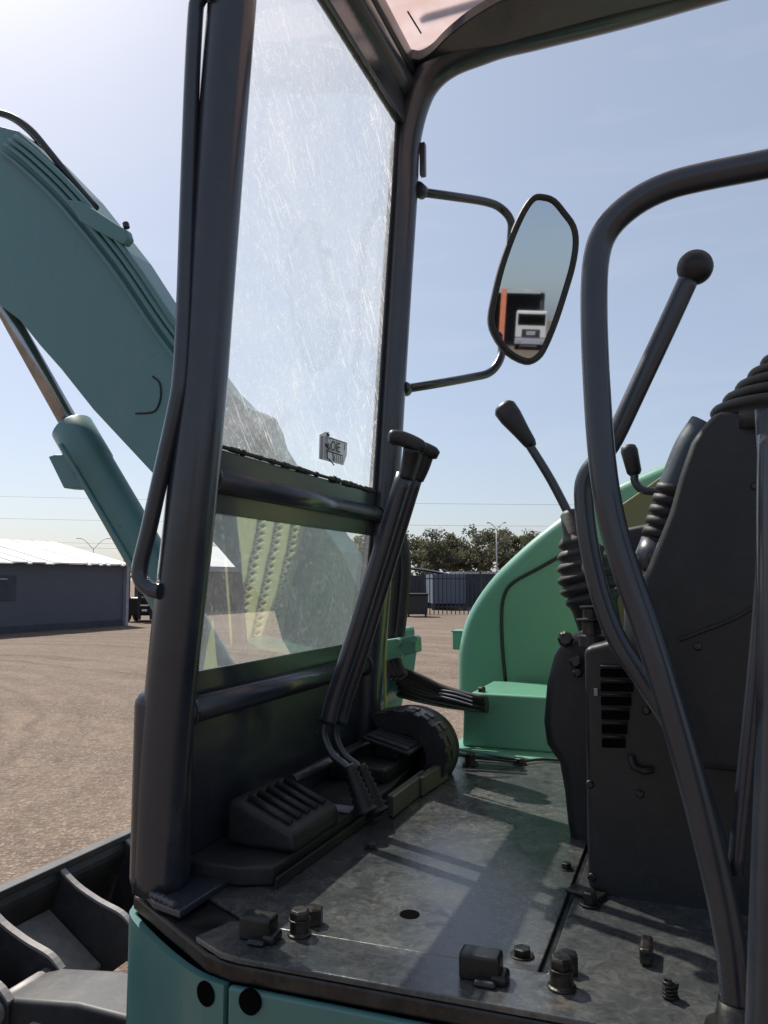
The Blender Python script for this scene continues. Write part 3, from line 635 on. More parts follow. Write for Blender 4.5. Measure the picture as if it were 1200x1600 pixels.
f = MB(); c = P(1086,418,Y=1.09); prof = [(-.0235*math.cos(t), .0235*math.sin(t)) for t in [math.pi*i/14 for i in range(15)]]
f.lathe(c, (.35,0,1), prof, 24); f.build('ball_knob', M['plastic'], bl_)
f = MB(); f.tube(spline(PL([(1192,640),(1196,760),(1192,900),(1180,1050),(1163,1220),(1148,1365)], Y=1.02), 4), .009, 12); f.build('console_cable', M['frame'], ex)
f = MB(); f.tube(spline(PL([(1226,680),(1224,800),(1225,1100),(1215,1400),(1205,1700)], Y=.90), 4), .026, 16); f.build('door_post_tube', M['frame'], ex)
# seat behind the console
f = MB(); f.box((.02,1.38,1.34),(.55,1.86,1.50)); f.build('seat_cushion', M['plastic'], ex, bevel=.05, seg=4)
f = MB(); T = Matrix.Translation((.55,1.62,1.48)) @ Matrix.Rotation(R(12),4,'Y'); f.box((0,-.24,0),(.13,.24,.62), T); f.build('seat_backrest', M['plastic'], ex, bevel=.05, seg=4)
f = MB(); f.box((.15,1.42,FZ),(.6,1.82,1.34)); f.build('seat_pedestal', M['plastic'], ex, bevel=.01)

# -- right hand hood
hy0, hy1 = 2.74, 3.15
hp = [(712,1075),(712,1045),(714,1010),(724,970),(742,935),(770,898),(800,868),(830,841),(865,813),(900,789),(950,762),(1000,739),(1065,711),(1128,690),(1132,1120),(712,1100)]
q = PL(hp, Y=hy0); q2 = spline(q[:13], 3)+q[13:]
f = MB(); f.prism(q2, (0, hy1-hy0, 0)); hood = f.build('side_hood', M['green'], ex, bevel=.045, seg=5)
f = MB(); sm = spline(PL([(905,850),(870,872),(838,890),(805,908),(790,925),(784,955),(785,1010),(790,1066)], Y=hy0-.001), 4); f.tube(sm, .0065, 8); f.build('hood_seam', M['rubber'], hood)
# inner liner of the hood, yellowish, with three mesh strips
LY = 2.19
lp = PL([(1075,716),(1052,731),(1000,768),(958,797)], Y=LY)
LX = lp[-1].x
f = MB(); f.prism([Vector((LX, LY, FZ+.01)), Vector((.10, LY, FZ+.01)), Vector((.10, LY, lp[0].z+.03))]+lp, (0,.53,0)); ln = f.build('inner_cover', M['olive'], ex, bevel=.004)
M['cover_side_bright'] = worn('brightened_yellow_green', (.58,.66,.26), (.64,.70,.32), rough=.5, scale=4)  # brighter than the cover itself, sunlit look raised for the pane reflection
f = MB(); f.box((LX-.006,LY+.01,FZ+.02),(LX-.002,LY+.52,lp[-1].z-.01)); cs_ = f.build('cover_side_panel', M['cover_side_bright'], ln)
for y0 in (2.355, 2.475, 2.600):
    f = MB(); f.box((LX-.010,y0,FZ+.07),(LX-.007,y0+.050,lp[-1].z-.03)); f.build('vent_strip', M['dark'], cs_)
    f = MB(); zt_ = lp[-1].z-.05
    for j in range(24):
        z = FZ+.075+j*.028
        if z+.02 > zt_: break
        f.tube([(LX-.014,y0,z),(LX-.014,y0+.05,z+.020)], .0050, 5); f.tube([(LX-.013,y0+.05,z),(LX-.013,y0,z+.020)], .0045, 5)
    f.build('vent_mesh', M['cover_side_bright'], cs_)
f = MB(); c_ = P(718,998,Y=2.9); f.box((-.02,-.03,-.04),(.02,.03,.03), Matrix.Translation(c_)); f.box((-.025,-.035,.026),(.025,.035,.034), Matrix.Translation(c_)); f.build('lamp_bracket', M['green'], ex, bevel=.004)
# hydraulic cover box
bx = [P(722,1166,Z=FZ), ]
zt = P(738,1082,Y=2.36).z
f = MB(); f.prism([(-.665,2.36,FZ+.006),(-.20,2.36,FZ+.006),(-.20,2.36,zt),(-.635,2.36,zt),(-.660,2.36,zt-.035)], (.0,.30,0)); cb = f.build('hydraulic_cover', M['green'], ex, bevel=.010, seg=3)
f = MB(); c_ = P(753,1081,Z=zt); f.lathe(c_, (0,0,1), [(-.002,.013),(.012,.013),(.016,.009)], 6, False); f.build('cover_bolt', M['bolt'], cb)
f = MB(); f.prism([(-.70,2.272,FZ-.02),(1.3,2.272,FZ-.02),(1.3,3.16,FZ-.02),(-.62,3.16,FZ-.02),(-.70,3.05,FZ-.02)], (0,0,.028)); f.build('right_platform', M['green'], ex, bevel=.004)
f = MB(); f.prism([(-.66,2.30,FZ+.008),(-.46,2.235,FZ+.008),(-.44,2.25,FZ+.008),(-.60,2.335,FZ+.008)], (0,0,.006)); f.build('cable_strap', M['green'], ex, bevel=.002)
f = MB(); f.tube(spline([P(700,1178,Z=FZ+.02), P(760,1185,Z=FZ+.02), P(805,1190,Z=FZ+.012), P(850,1186,Z=FZ+.012), P(905,1190,Z=FZ+.012)], 4), .004, 8); f.build('floor_cable', M['rubber'], ex)
f = MB()
f.box((-1.02,2.62,.93),(-.66,2.67,.965)); f.box((-1.0,2.42,.90),(-.66,2.46,.93)); f.box((-.95,2.3,.70),(-.64,3.0,.76))
f.build('front_frame_rail', M['green'], ex, bevel=.004)

# -- boom
by0, by1 = 2.20, 2.37
up_ = [(565,1085),(578,1035),(575,985),(560,925),(532,862),(508,828),(440,735),(412,690),(405,664),(394,640),(384,634),(368,632),(333,595),(258,492),(192,388),(114,288),(56,228),(28,204),(0,197),(-70,190),(-160,200),(-300,260),(-480,380)]
lo_ = [(-480,560),(-330,470),(-200,430),(-90,440),(-20,462),(30,500),(62,540),(95,577),(145,640),(240,742),(335,850),(380,902),(428,955),(440,1000),(470,1050),(520,1092),(570,1105)]
q = PL(up_+lo_, Y=by0)
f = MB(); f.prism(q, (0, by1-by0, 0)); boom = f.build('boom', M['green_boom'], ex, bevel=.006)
for k, (off, rad) in enumerate(((6,.011),(16,.010),(26,.010),(40,.008))):   # steel pipes along the boom side
    pts = [(x-off*.75, y+off*.62) for x, y in ((28,210),(62,236),(125,297),(205,395),(275,497),(355,600),(400,652),(460,735))]
    f = MB(); f.tube(spline(PL(pts, Y=by0-.018), 4), rad, 8); f.build('boom_pipe', M['green_boom'], boom)
f = MB(); f.prism([p+Vector((0,-.035,0)) for p in PL([(116,318),(136,320),(158,334),(190,355),(207,365),(211,378),(203,388),(170,372),(135,352)], Y=by0)], (0,.034,0)); cl = f.build('pipe_clamp', M['green_boom'], boom, bevel=.006)
f = MB(); f.lathe(P(198,356,Y=by0-.02), (-.3,0,1), [(0,.012),(.02,.012)], 6, False); f.build('clamp_bolt', M['bolt'], cl)
for k, y_ in enumerate((by0+.02, by0+.09)):
    f = MB(); f.tube(spline([P(x-k*4, y, Y=y_) for x, y in ((-160,150),(-80,160),(-20,172),(18,182),(48,203),(76,236),(110,278),(150,325))], 5), .0135, 12); f.build('boom_hose', M['rubber'], boom)
f = MB(); f.tube(spline(PL([(238,588),(249,598),(251,620),(244,640),(232,645),(212,646)], Y=by0-.002), 3), .0035, 6); f.build('boom_weld_mark', M['seal'], boom)
# boom cylinder
cy_ = 2.30
cb0, cb1 = P(110,664,Y=cy_), P(354,1085,Y=cy_); ax = cb1-cb0; L_ = ax.length
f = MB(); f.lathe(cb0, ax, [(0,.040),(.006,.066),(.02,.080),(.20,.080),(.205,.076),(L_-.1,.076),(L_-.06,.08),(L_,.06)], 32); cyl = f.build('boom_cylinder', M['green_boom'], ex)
r0 = P(-70,344,Y=cy_); f = MB(); f.tube([cb0+ax*.02, cb0.lerp(r0, .75), r0], .036, 20); f.build('cylinder_rod', M['chrome'], cyl)
f = MB(); f.prism([p+Vector((0,-.03,0)) for p in PL([(84,715),(94,712),(140,712),(150,766),(108,764)], Y=cy_)], (0,.06,0)); f.build('cylinder_port', M['green_boom'], cyl, bevel=.005)
f = MB(); f.tube(spline([p+Vector((0,-.078,0)) for p in PL([(118,700),(132,722),(186,812),(242,905),(312,1025)], Y=cy_)], 3), .008, 8); f.build('cylinder_pipe', M['green_boom'], cyl)
f = MB(); f.prism([(cb1.x-.05,2.24,cb1.z+.04),(cb1.x-.05,2.24,cb1.z-.09),(-.85,2.24,.80),(-.80,2.24,.95),(-1.0,2.24,1.08)], (0,.12,0)); f.build('cylinder_mount', M['green_boom'], ex, bevel=.01)
for sx, sy in ((922,1225),(1000,1240),(925,1370),(1040,1420),(1010,1110)):
    f = MB(); f.lathe(P(sx,sy,Y=1.362), (0,-1,0), [(0,.007),(.004,.007),(.006,.004)], 12); f.build('console_screw', M['bolt'], body)
for sx, sy in ((1090,1010),(1180,1120),(1062,1140),(1180,760)):
    f = MB(); f.lathe(P(sx,sy,Y=1.162), (0,-1,0), [(0,.006),(.003,.006),(.005,.003)], 12); f.build('console_screw', M['bolt'], ub)
f = MB(); f.tube(spline(PL([(1062,1000),(1100,985),(1150,965),(1215,925)], Y=1.159), 4), .003, 6); f.build('console_seam', M['seal'], ub)
# swing post and bracket
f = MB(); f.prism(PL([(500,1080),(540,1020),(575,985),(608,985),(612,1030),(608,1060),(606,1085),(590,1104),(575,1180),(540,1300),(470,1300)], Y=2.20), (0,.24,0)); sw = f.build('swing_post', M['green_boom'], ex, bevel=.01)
f = MB(); f.prism(PL([(600,1000),(646,993),(650,998),(651,1020),(600,1034)], Y=2.08), (0,.05,0)); br = f.build('hose_bracket', M['green'], ex, bevel=.004)
for x, y in ((623,1004),(648,998),(626,1022)):
    f = MB(); f.lathe(P(x,y,Y=2.079), (.1,-1,0), [(0,.011),(.014,.011)], 6, False); f.build('bracket_bolt', M['green'], br)
random.seed(3)
for k in range(6):                                    # upright hose bundle
    dx_ = (k % 3)*13-16; yy = 2.14+.05*(k//3)
    pts = [(598+dx_*.5, 812+abs(dx_)*.4), (612+dx_*.9, 824), (622+dx_*.8, 850), (624+dx_, 890), (620+dx_, 940), (616+dx_*.9, 985), (612+dx_*.7, 1030), (625+dx_*.6, 1058)]
    f = MB(); f.tube(spline(PL(pts, Y=yy), 4), .0165, 12); f.build('hydraulic_hose', M['rubber'], ex)
for k in range(7):                                    # hoses crossing to the cover box
    j = k*7.5; yy = 2.18+.03*k
    pts = [(596, 1034+j), (628, 1046+j*.9), (660, 1062+j*.75), (700, 1076+j*.55), (760, 1094+j*.3)]
    pts = [(x+random.uniform(-3,3), y+random.uniform(-2,2)) for x, y in pts]
    f = MB(); f.tube(spline(PL(pts, Y=yy), 4), .0165 if k % 3 else .010, 12); f.build('hydraulic_hose', M['rubber'], ex)
f = MB(); f.tube(spline([P(x, y, Y=2.03) for x, y in ((612,880),(607,940),(603,1000),(601,1060),(603,1112))], 4), .0045, 8); f.build('wiring_conduit', worn('yellow_green_conduit', (.28,.32,.08), rough=.5), ex)
for k in range(3):
    f = MB(); f.tube(spline([P(690+random.uniform(-5,5), 1078+k*5, Y=2.12), P(712,1082+k*6,Y=2.12), P(738,1090+k*6,Y=2.14)], 5), .0022, 5); f.build('cable_tie', M['trim'], ex)

# -- dozer blade with gussets and arms
bx_ = -2.17
prof = [(-2.17,.560),(-2.155,.50),(-2.20,.40),(-2.24,.28),(-2.23,.16),(-2.18,.06)]
f = MB(); sp_ = spline([(x, 0, z) for x, z in prof], 4); poly = [(p.x, .86, p.z) for p in sp_]+[(p.x-.022, .86, p.z) for p in sp_[::-1]]
f.prism(poly, (0, 2.3, 0)); bd = f.build('dozer_blade', M['blade'], ex)
f = MB(); f.box((-2.200,.86,.548),(-2.150,3.16,.572)); f.build('blade_top_edge', M['blade'], bd, bevel=.004)
for yy in (1.22,1.75,1.945,2.27,2.62,2.95):
    f = MB(); top = spline([(-2.152, yy, .545),(-2.08, yy, .500),(-1.98, yy, .462),(-1.88, yy, .435),(-1.83, yy, .40)], 4)
    f.prism(list(top)+[(-1.83, yy, .30),(-2.12, yy, .08),(-2.20, yy, .10),(-2.22,yy,.2),(-2.22,yy,.3),(-2.19,yy,.4)], (0,.014,0)); g = f.build('blade_gusset', M['blade'], bd)
    f = MB()
    for a, b in zip(top, top[1:]): f.prism([a+Vector((0,-.004,-.002)), a+Vector((0,.020,-.002)), b+Vector((0,.020,-.002)), b+Vector((0,-.004,-.002))], (0,0,.010))
    bmesh.ops.remove_doubles(f.bm, verts=f.bm.verts, dist=.0001); f.build('lit_gusset_cap', M['lit_steel'], g)  # paler cap carries the sunlit gusset edge in its colour
f = MB(); f.prism([(-2.19,1.96,.40),(-2.19,2.26,.40),(-1.95,2.26,.25),(-1.95,1.96,.25)], (0,0,.012)); f.build('lit_blade_web', M['lit_steel'], bd)  # plate added for the sunlit patch between ribs, lit tone in its colour
for yy in (1.76, 2.62):
    f = MB(); f.prism([(-1.93,yy,.36),(-1.86,yy,.405),(-1.6,yy,.44),(-1.2,yy,.44),(-.6,yy,.40),(-.6,yy,.20),(-1.6,yy,.22),(-1.93,yy,.24)], (0,.20,0)); am = f.build('blade_arm', M['blade'], bd, bevel=.015, seg=3)
    f = MB(); f.lathe((-1.88,yy-.02,.37), (0,1,0), [(0,.035),(.24,.035)], 16); f.build('arm_pin', M['lit_steel'], am)

# -- undercarriage
def track(y0, y1):
    pts = []; rr_ = .29; xa, xb = -1.35, 1.35; zc = .315
    for i in range(40):
        t = i/40
        pts.append(t)
    path = []
    N_ = 60; per = 2*(xb-xa)+2*math.pi*rr_
    for i in range(N_):
        s = per*i/N_
        if s < xb-xa: path.append((xa+s, zc+rr_, 0))
        elif s < xb-xa+math.pi*rr_:
            a = (s-(xb-xa))/rr_; path.append((xb+rr_*math.sin(a), zc+rr_*math.cos(a), a))
        elif s < 2*(xb-xa)+math.pi*rr_:
            path.append((xb-(s-(xb-xa)-math.pi*rr_), zc-rr_, math.pi))
        else:
            a = math.pi+(s-2*(xb-xa)-math.pi*rr_)/rr_; path.append((xa+rr_*math.sin(a), zc+rr_*math.cos(a), a))
    f = MB()
    for x, z, a in path:
        T = Matrix.Translation((x, 0, z)) @ Matrix.Rotation(a, 4, 'Y'); f.box((-.055,y0,-.02),(.055,y1,.012), T); f.box((-.012,y0+.01,.010),(.012,y1-.01,.034), T)
    tr = f.build('crawler_track', M['rubber'], ex)
    for x, r_ in ((xa,.25),(xb,.25)): f = MB(); f.lathe((x,y0+.05,zc), (0,1,0), [(0,r_*.9),(.03,r_),(y1-y0-.13,r_),(y1-y0-.1,r_*.9)], 28); f.build('track_wheel', M['steel'], tr)
    for k in range(5): f = MB(); f.lathe((-.95+.47*k,y0+.08,.12), (0,1,0), [(0,.09),(y1-y0-.16,.09)], 20); f.build('track_roller', M['steel'], tr)
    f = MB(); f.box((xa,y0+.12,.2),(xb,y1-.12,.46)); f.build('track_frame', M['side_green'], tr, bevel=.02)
track(.98, 1.38); track(2.70, 3.10)
f = MB(); f.box((-.7,1.38,.3),(.7,2.70,.55)); f.lathe((.1,2.04,.55), (0,0,1), [(0,.45),(.1,.45)], 36); f.box((-.76,1.09,.66),(1.3,3.12,FZ-.035)); f.build('chassis', worn('dark_chassis', (.03,.04,.04), rough=.7), ex, bevel=.01)  # one even dark colour for the whole chassis
f = MB(); f.prism([(.85,1.0,FZ),(1.9,1.15,FZ),(2.0,2.04,FZ),(1.9,2.95,FZ),(.85,3.1,FZ)], (0,0,.62)); f.build('engine_hood', M['green'], ex, bevel=.08, seg=5)
adopt(ex)

# ------------------------------------------------------------------ left storage building
def along(a, b, t): return a+(b-a)*t
wa, wb = G(-760, 14.0), G(195, 27.6); wd = (wb-wa).normalized(); wnrm = Vector((-wd.y, wd.x, 0))
if wnrm.dot(wa) < 0: wnrm = -wnrm
sb = thing('storage_building', wb, 'long low slate grey shed with a white sheet roof, behind the boom cylinder at left', 'shed')
HE = 2.14
f = MB(); f.prism([wa, wb, wb+wnrm*7, wa+wnrm*7], (0,0,HE)); f.build('wall', M['wall'], sb)
f = MB(); n_ = 46
a0, b0 = wa-wnrm*.25-wd*.3, wb-wnrm*.25+wd*.12
prev = None
rpts = []
for i in range(n_*2+1):
    t = i/(n_*2); rpts.append(a0.lerp(b0, t))
for i in range(n_*2):
    z_ = .0015 if i % 2 else 0; z2 = 0 if i % 2 else .0015
    p, q_ = rpts[i], rpts[i+1]
    f.quad(p+Vector((0,0,HE+z_)), q_+Vector((0,0,HE+z2)), q_+wnrm*3.9+Vector((0,0,HE+.88+z2)), p+wnrm*3.9+Vector((0,0,HE+.88+z_)))
    f.quad(p+wnrm*3.9+Vector((0,0,HE+.88+z_)), q_+wnrm*3.9+Vector((0,0,HE+.88+z2)), q_+wnrm*7.6+Vector((0,0,HE+z2)), p+wnrm*7.6+Vector((0,0,HE+z_)))
o = f.build('roof', M['roofmetal'], sb); so = o.modifiers.new('s', 'SOLIDIFY'); so.thickness = .04
f = MB(); f.box((-.07,-.07,0),(.07,.07,HE), Matrix.Translation(wb-wnrm*.05+wd*.08)); f.build('corner_trim', M['trim'], sb)
def on_wall(px, z):
    r = ray(px, 900); r.z = 0; t = (wa.dot(wnrm))/r.dot(wnrm); return Vector((r.x*t, r.y*t, z))
f = MB(); a, b = on_wall(-80, 1.0), on_wall(25, 1.0); f.prism([a-wnrm*.03, b-wnrm*.03, b-wnrm*.03+Vector((0,0,.75)), a-wnrm*.03+Vector((0,0,.75))], wnrm*.028); wi = f.build('window', M['wall_dark'], sb)
f = MB(); a, b = on_wall(-80, 1.62), on_wall(10, 1.62); f.prism([a-wnrm*.06, b-wnrm*.06, b-wnrm*.06+Vector((0,0,.05)), a-wnrm*.06+Vector((0,0,.05))], wnrm*.03); f.build('window_sill', M['trim'], wi)
f = MB(); f.prism([wa-wnrm*.02, wb-wnrm*.02, wb-wnrm*.02+Vector((0,0,.22)), wa-wnrm*.02+Vector((0,0,.22))], wnrm*.018); f.build('plinth', M['wall_dark'], sb)
adopt(sb)

# second shed seen through the lower pane
c0, c1 = G(290, 37), G(500, 50); wd2 = (c1-c0).normalized(); wn2 = Vector((-wd2.y, wd2.x, 0)); wn2 = wn2 if wn2.dot(c0) > 0 else -wn2
s2 = thing('open_shed', c0, 'dark walled shed with a pale sheet roof, seen through the lower cab window', 'shed')
f = MB(); f.prism([c0, c1, c1+wn2*3, c0+wn2*3], (0,0,2.3)); f.build('wall', M['wall_dark'], s2)
f = MB(); f.prism([c0-wd2*.5-wn2*.4+Vector((0,0,2.3)), c0-wd2*.5+wn2*2.4+Vector((0,0,3.5)), c0-wd2*.5+wn2*3.6+Vector((0,0,2.3))], (c1-c0)+wd2*1.0); f.build('roof', M['roofmetal'], s2)
f = MB(); f.prism([c0-wn2*.45-wd2*.5+Vector((0,0,2.05)), c1-wn2*.45+wd2*.5+Vector((0,0,2.05)), c1-wn2*.45+wd2*.5+Vector((0,0,2.30)), c0-wn2*.45-wd2*.5+Vector((0,0,2.30))], wn2*.04); f.build('fascia', M['trim'], s2)
adopt(s2)

# parked forklift in the gap beside the grey shed
fk = G(222, 30); lt = thing('forklift', fk, 'dark forklift with a yellow topped mast parked beside the slate grey shed', 'forklift')
def fb(lo, hi, name, mt, bev=.03, par=None):
    f = MB(); f.box(lo, hi, Matrix.Translation(fk) @ Matrix.Rotation(YAW, 4, 'Z')); return f.build(name, M[mt], par or lt, bevel=bev)
fb((-.55,-.2,.25),(.75,1.6,.95), 'body', 'plastic', .1); fb((-.45,.9,.95),(.55,1.7,1.25), 'counterweight', 'wall_dark', .1)
fb((-.02,-.3,.1),(.10,-.2,2.15), 'mast', 'fence', .01); fb((.45,-.3,.1),(.57,-.2,2.15), 'mast', 'fence', .01)
fb((-.5,-.1,1.95),(.6,1.3,2.02), 'overhead_guard', 'trim', .02); fb((-.40,-.28,1.70),(.1,-.22,1.80), 'mast_plate', 'olive', .01)
for x in (-.46,.58): fb((x,-.1,.95),(x+.06,-.04,1.95), 'guard_post', 'fence', .01)
fb((.1,-.34,.62),(.42,-.30,.68), 'lamp_bar', 'white', .01); fb((.16,-.34,.42),(.36,-.31,.50), 'number_plate', 'white', .01)
for x in (-.62,.62):
    for y in (.1,1.2):
        f = MB(); T = Matrix.Translation(fk) @ Matrix.Rotation(YAW, 4, 'Z'); f.lathe(T @ Vector((x,y,.3)), T.to_3x3() @ Vector((1,0,0)), [(0,.26),(.03,.3),(.15,.3),(.18,.26)], 20); f.build('wheel', M['rubber'], lt)
adopt(lt)

# ------------------------------------------------------------------ palisade fence
fa, fbp = G(470, 36.5), G(1010, 37.5); fd = (fbp-fa); FL = fd.length; fd.normalize()
pf = thing('palisade_fence', along(fa, fbp, .5), 'black steel palisade fence with pointed pickets across the far edge of the yard', 'fence')
f = MB(); k = 0; x = 0.0
while x < FL:
    p = fa+fd*x
    f.prism([p-fd*.024, p+fd*.024, p+fd*.024+Vector((0,0,1.90)), p+Vector((0,0,1.98)), p-fd*.024+Vector((0,0,1.90))], Vector((fd.y,-fd.x,0))*.012)
    x += .205
f.build('picket_panel', M['fence'], pf)
for z in (.32, 1.66):
    f = MB(); pr = Vector((fd.y,-fd.x,0)); f.prism([fa-pr*.03+Vector((0,0,z)), fbp-pr*.03+Vector((0,0,z)), fbp-pr*.03+Vector((0,0,z+.05)), fa-pr*.03+Vector((0,0,z+.05))], -pr*.03); f.build('rail', M['fence'], pf)
x = 0.35
posts = []
while x < FL:
    p = fa+fd*x; f = MB(); f.box((-.05,-.05,0),(.05,.05,2.0), Matrix.Translation(p)); f.build('post', M['fence'], pf); x += 2.75
adopt(pf)

# bin in front of the fence, container and small shed behind it
bc = G(652, 34.5); bn = thing('waste_bin', bc, 'large black waste bin with a lid standing in front of the palisade fence', 'bin')
T = Matrix.Translation(bc) @ Matrix.Rotation(YAW, 4, 'Z')
f = MB(); f.prism([T @ Vector(v) for v in ((-.55,-.45,.12),(.42,-.45,.12),(.45,-.45,.95),(-.6,-.45,.95))], T.to_3x3() @ Vector((0,.9,0))); f.build('body', M['plastic'], bn, bevel=.03)
f = MB(); f.box((-.65,-.52,.95),(.47,.5,1.03), T); f.build('lid', M['plastic'], bn, bevel=.02)
for x in (-.45,.3):
    f = MB(); f.lathe(T @ Vector((x,-.4,.1)), T.to_3x3() @ Vector((1,0,0)), [(0,.1),(.08,.1)], 14); f.build('wheel', M['rubber'], bn)
adopt(bn)
cc = G(700, 42); ct = thing('shipping_container', cc, 'blue grey metal container standing behind the black palisade fence', 'container')
T = Matrix.Translation(cc) @ Matrix.Rotation(YAW+.05, 4, 'Z')
f = MB(); f.box((-.86,0,.35),(.95,4.5,1.95), T)
for i in range(14):
    x = -.84+i*.127; f.box((x,-.03,.40),(x+.06,0.0,1.90), T)
f.build('body', M['container'], ct); f = MB(); f.box((-.9,-.05,.0),(-.7,.2,.36), T); f.box((.8,-.05,0),(.99,.2,.36), T); f.build('support_block', M['fence'], ct)
adopt(ct)
cs = G(640, 46); sh = thing('curved_roof_shed', cs, 'low shed with a pale curved metal roof behind the palisade fence, below the trees', 'shed')
T = Matrix.Translation(cs) @ Matrix.Rotation(YAW, 4, 'Z')
f = MB(); f.box((-5,.2,0),(2.6,6,1.9), T); f.build('wall', M['wall_dark'], sh)
f = MB(); arc_ = [(-5.3+8.4*i/16, 1.88+.62*math.sin(math.pi*(.12+.88*i/16))) for i in range(17)]
f.prism([T @ Vector((x,0,z)) for x, z in arc_]+[T @ Vector((x,0,z-.06)) for x, z in arc_[::-1]], T.to_3x3() @ Vector((0,6.3,0))); f.build('roof', M['shedmetal'], sh)
adopt(sh)
# low masonry store further right behind the fence
cs = G(745, 48); s3 = thing('block_store', cs, 'small dark block store with a pale upper band behind the fence, right of the container', 'store')
T = Matrix.Translation(cs) @ Matrix.Rotation(YAW, 4, 'Z')
f = MB(); f.box((-1.6,0,0),(5,4,2.0), T); f.build('wall', M['wall_dark'], s3); f = MB(); f.box((-1.75,-.1,2.0),(5.1,4.1,2.14), T); f.build('roof', M['shedmetal'], s3)
adopt(s3)

# ------------------------------------------------------------------ street lamps
def lamp(px, depth, h, label, rot, k=1.0):
    c = G(px, depth); t = thing('street_lamp', c, label, 'street lamp', 'twin arm street lamps')
    f = MB(); f.tube([c, c+Vector((0,0,h*.5)), c+Vector((0,0,h))], [.08,.04], 10); f.build('pole', M['galv'], t)
    u = Vector((math.cos(rot), math.sin(rot), 0))
    for s in (-1, 1):
        f = MB(); f.tube(spline([c+Vector((0,0,h-.05)), c+u*s*.7*k+Vector((0,0,h+.75*k)), c+u*s*1.2*k+Vector((0,0,h+1.15*k)), c+u*s*1.5*k+Vector((0,0,h+1.25*k))], 4), .032, 8); f.build('lamp_arm', M['galv'], t)
        f = MB(); f.box((-.25*k,-.10,-.05),(.25*k,.10,.04), Matrix.Translation(c+u*s*(1.5*k+.2*k)+Vector((0,0,h+1.27*k))) @ Matrix.Rotation(rot, 4, 'Z')); f.build('lamp_head', M['galv'], t, bevel=.02)
    adopt(t)
lamp(776, 62, 5.75, 'tall twin arm street lamp rising in front of the trees, right of the cab', YAW, .40)
lamp(146, 92, 5.35, 'distant twin arm street lamp just showing above the white shed roof', YAW+.2)

# ------------------------------------------------------------------ power lines
for i, (z0, z1, px0, px1, d0, d1, lab) in enumerate(((8.3,8.3,-700,520,95,125,'lower pair of thin overhead power cables crossing the pale sky'),)):
    pass
def cable(pts, r, name, label):
    f = MB(); f.tube(pts, r, 5); tag(f.build(name, M['fence']), label, 'power cable', 'overhead power cables')
labs = ['highest overhead power cable in the pale sky left of the cab', 'second highest overhead power cable left of the cab', 'third overhead power cable down, above the white shed roof', 'lowest overhead power cable, just above the white shed roof']
for k, (ya, yb) in enumerate(((757,764),(792,798),(829,833),(836,841))):
    A_, B_ = G(-700, 120), G(1000, 150)
    za = CAMH+(908-ya)/F*120; zb = CAMH+(908-(yb+26))/F*150
    pts = [A_.lerp(B_, t/24)+Vector((0,0,za+(zb-za)*t/24-2.0*(1-(2*t/24-1)**2)*.35)) for t in range(25)]
    cable(pts, .022, 'power_cable', labs[k])

# ------------------------------------------------------------------ trees
def make_tree(seed, h, w):
    rnd = random.Random(seed); tr = MB(); leafs = bmesh.new()
    tr.tube(spline([(0,0,-.2),(rnd.uniform(-.1,.1),0,h*.2),(rnd.uniform(-.3,.3),rnd.uniform(-.2,.2),h*.45),(rnd.uniform(-.3,.3),0,h*.75)], 4), [.20,.06], 8)
    tips = []
    for i in range(11):
        a = rnd.uniform(0, 6.28); z0 = h*rnd.uniform(.16,.5); ln_ = w*rnd.uniform(.3,.52); z1 = min(h*.92, z0+h*rnd.uniform(.15,.42))
        e_ = Vector((math.cos(a)*ln_, math.sin(a)*ln_, z1)); tr.tube(spline([(0,0,z0),(math.cos(a)*ln_*.5,math.sin(a)*ln_*.5,z0+(z1-z0)*.7),e_], 3), [.085,.02], 6)
        tips.append(e_)
    cl_ = tips+[Vector((rnd.gauss(0,w*.24), rnd.gauss(0,w*.24), h*rnd.uniform(.45,.95))) for _ in range(30)]
    for c in cl_:
        c.z = min(c.z, h*(.97-.35*((c.x**2+c.y**2)**.5/(w*.6))**2)); rc = rnd.uniform(.45,.85)*h/6.5
        for _ in range(130):
            v = Vector((rnd.gauss(0,1), rnd.gauss(0,1), rnd.gauss(0,.75))); v = v.normalized()*rc*rnd.random()**.45
            p = c+v; s = rnd.uniform(.06,.13)*h/6.5*1.3
            if p.z < h*.20: continue
            n_ = Vector((rnd.gauss(0,1), rnd.gauss(0,1), rnd.gauss(0,1)+.4)).normalized(); u = n_.orthogonal().normalized(); u = Matrix.Rotation(rnd.uniform(0,6.28), 3, n_) @ u; w_ = n_.cross(u)
            leafs.faces.new([leafs.verts.new(p+u*s), leafs.verts.new(p+w_*s*.6), leafs.verts.new(p-u*s), leafs.verts.new(p-w_*s*.6)])
    lm = bpy.data.meshes.new('crown'); leafs.to_mesh(lm); leafs.free(); lm.materials.append(M['leaf'])
    t = MB.build(tr, 'trunk', M['bark']); tm = t.data; bpy.data.objects.remove(t)
    return tm, lm
protos = [make_tree(s, 6.5, w) for s, w in ((1,6.2),(2,7.0),(5,5.4))]
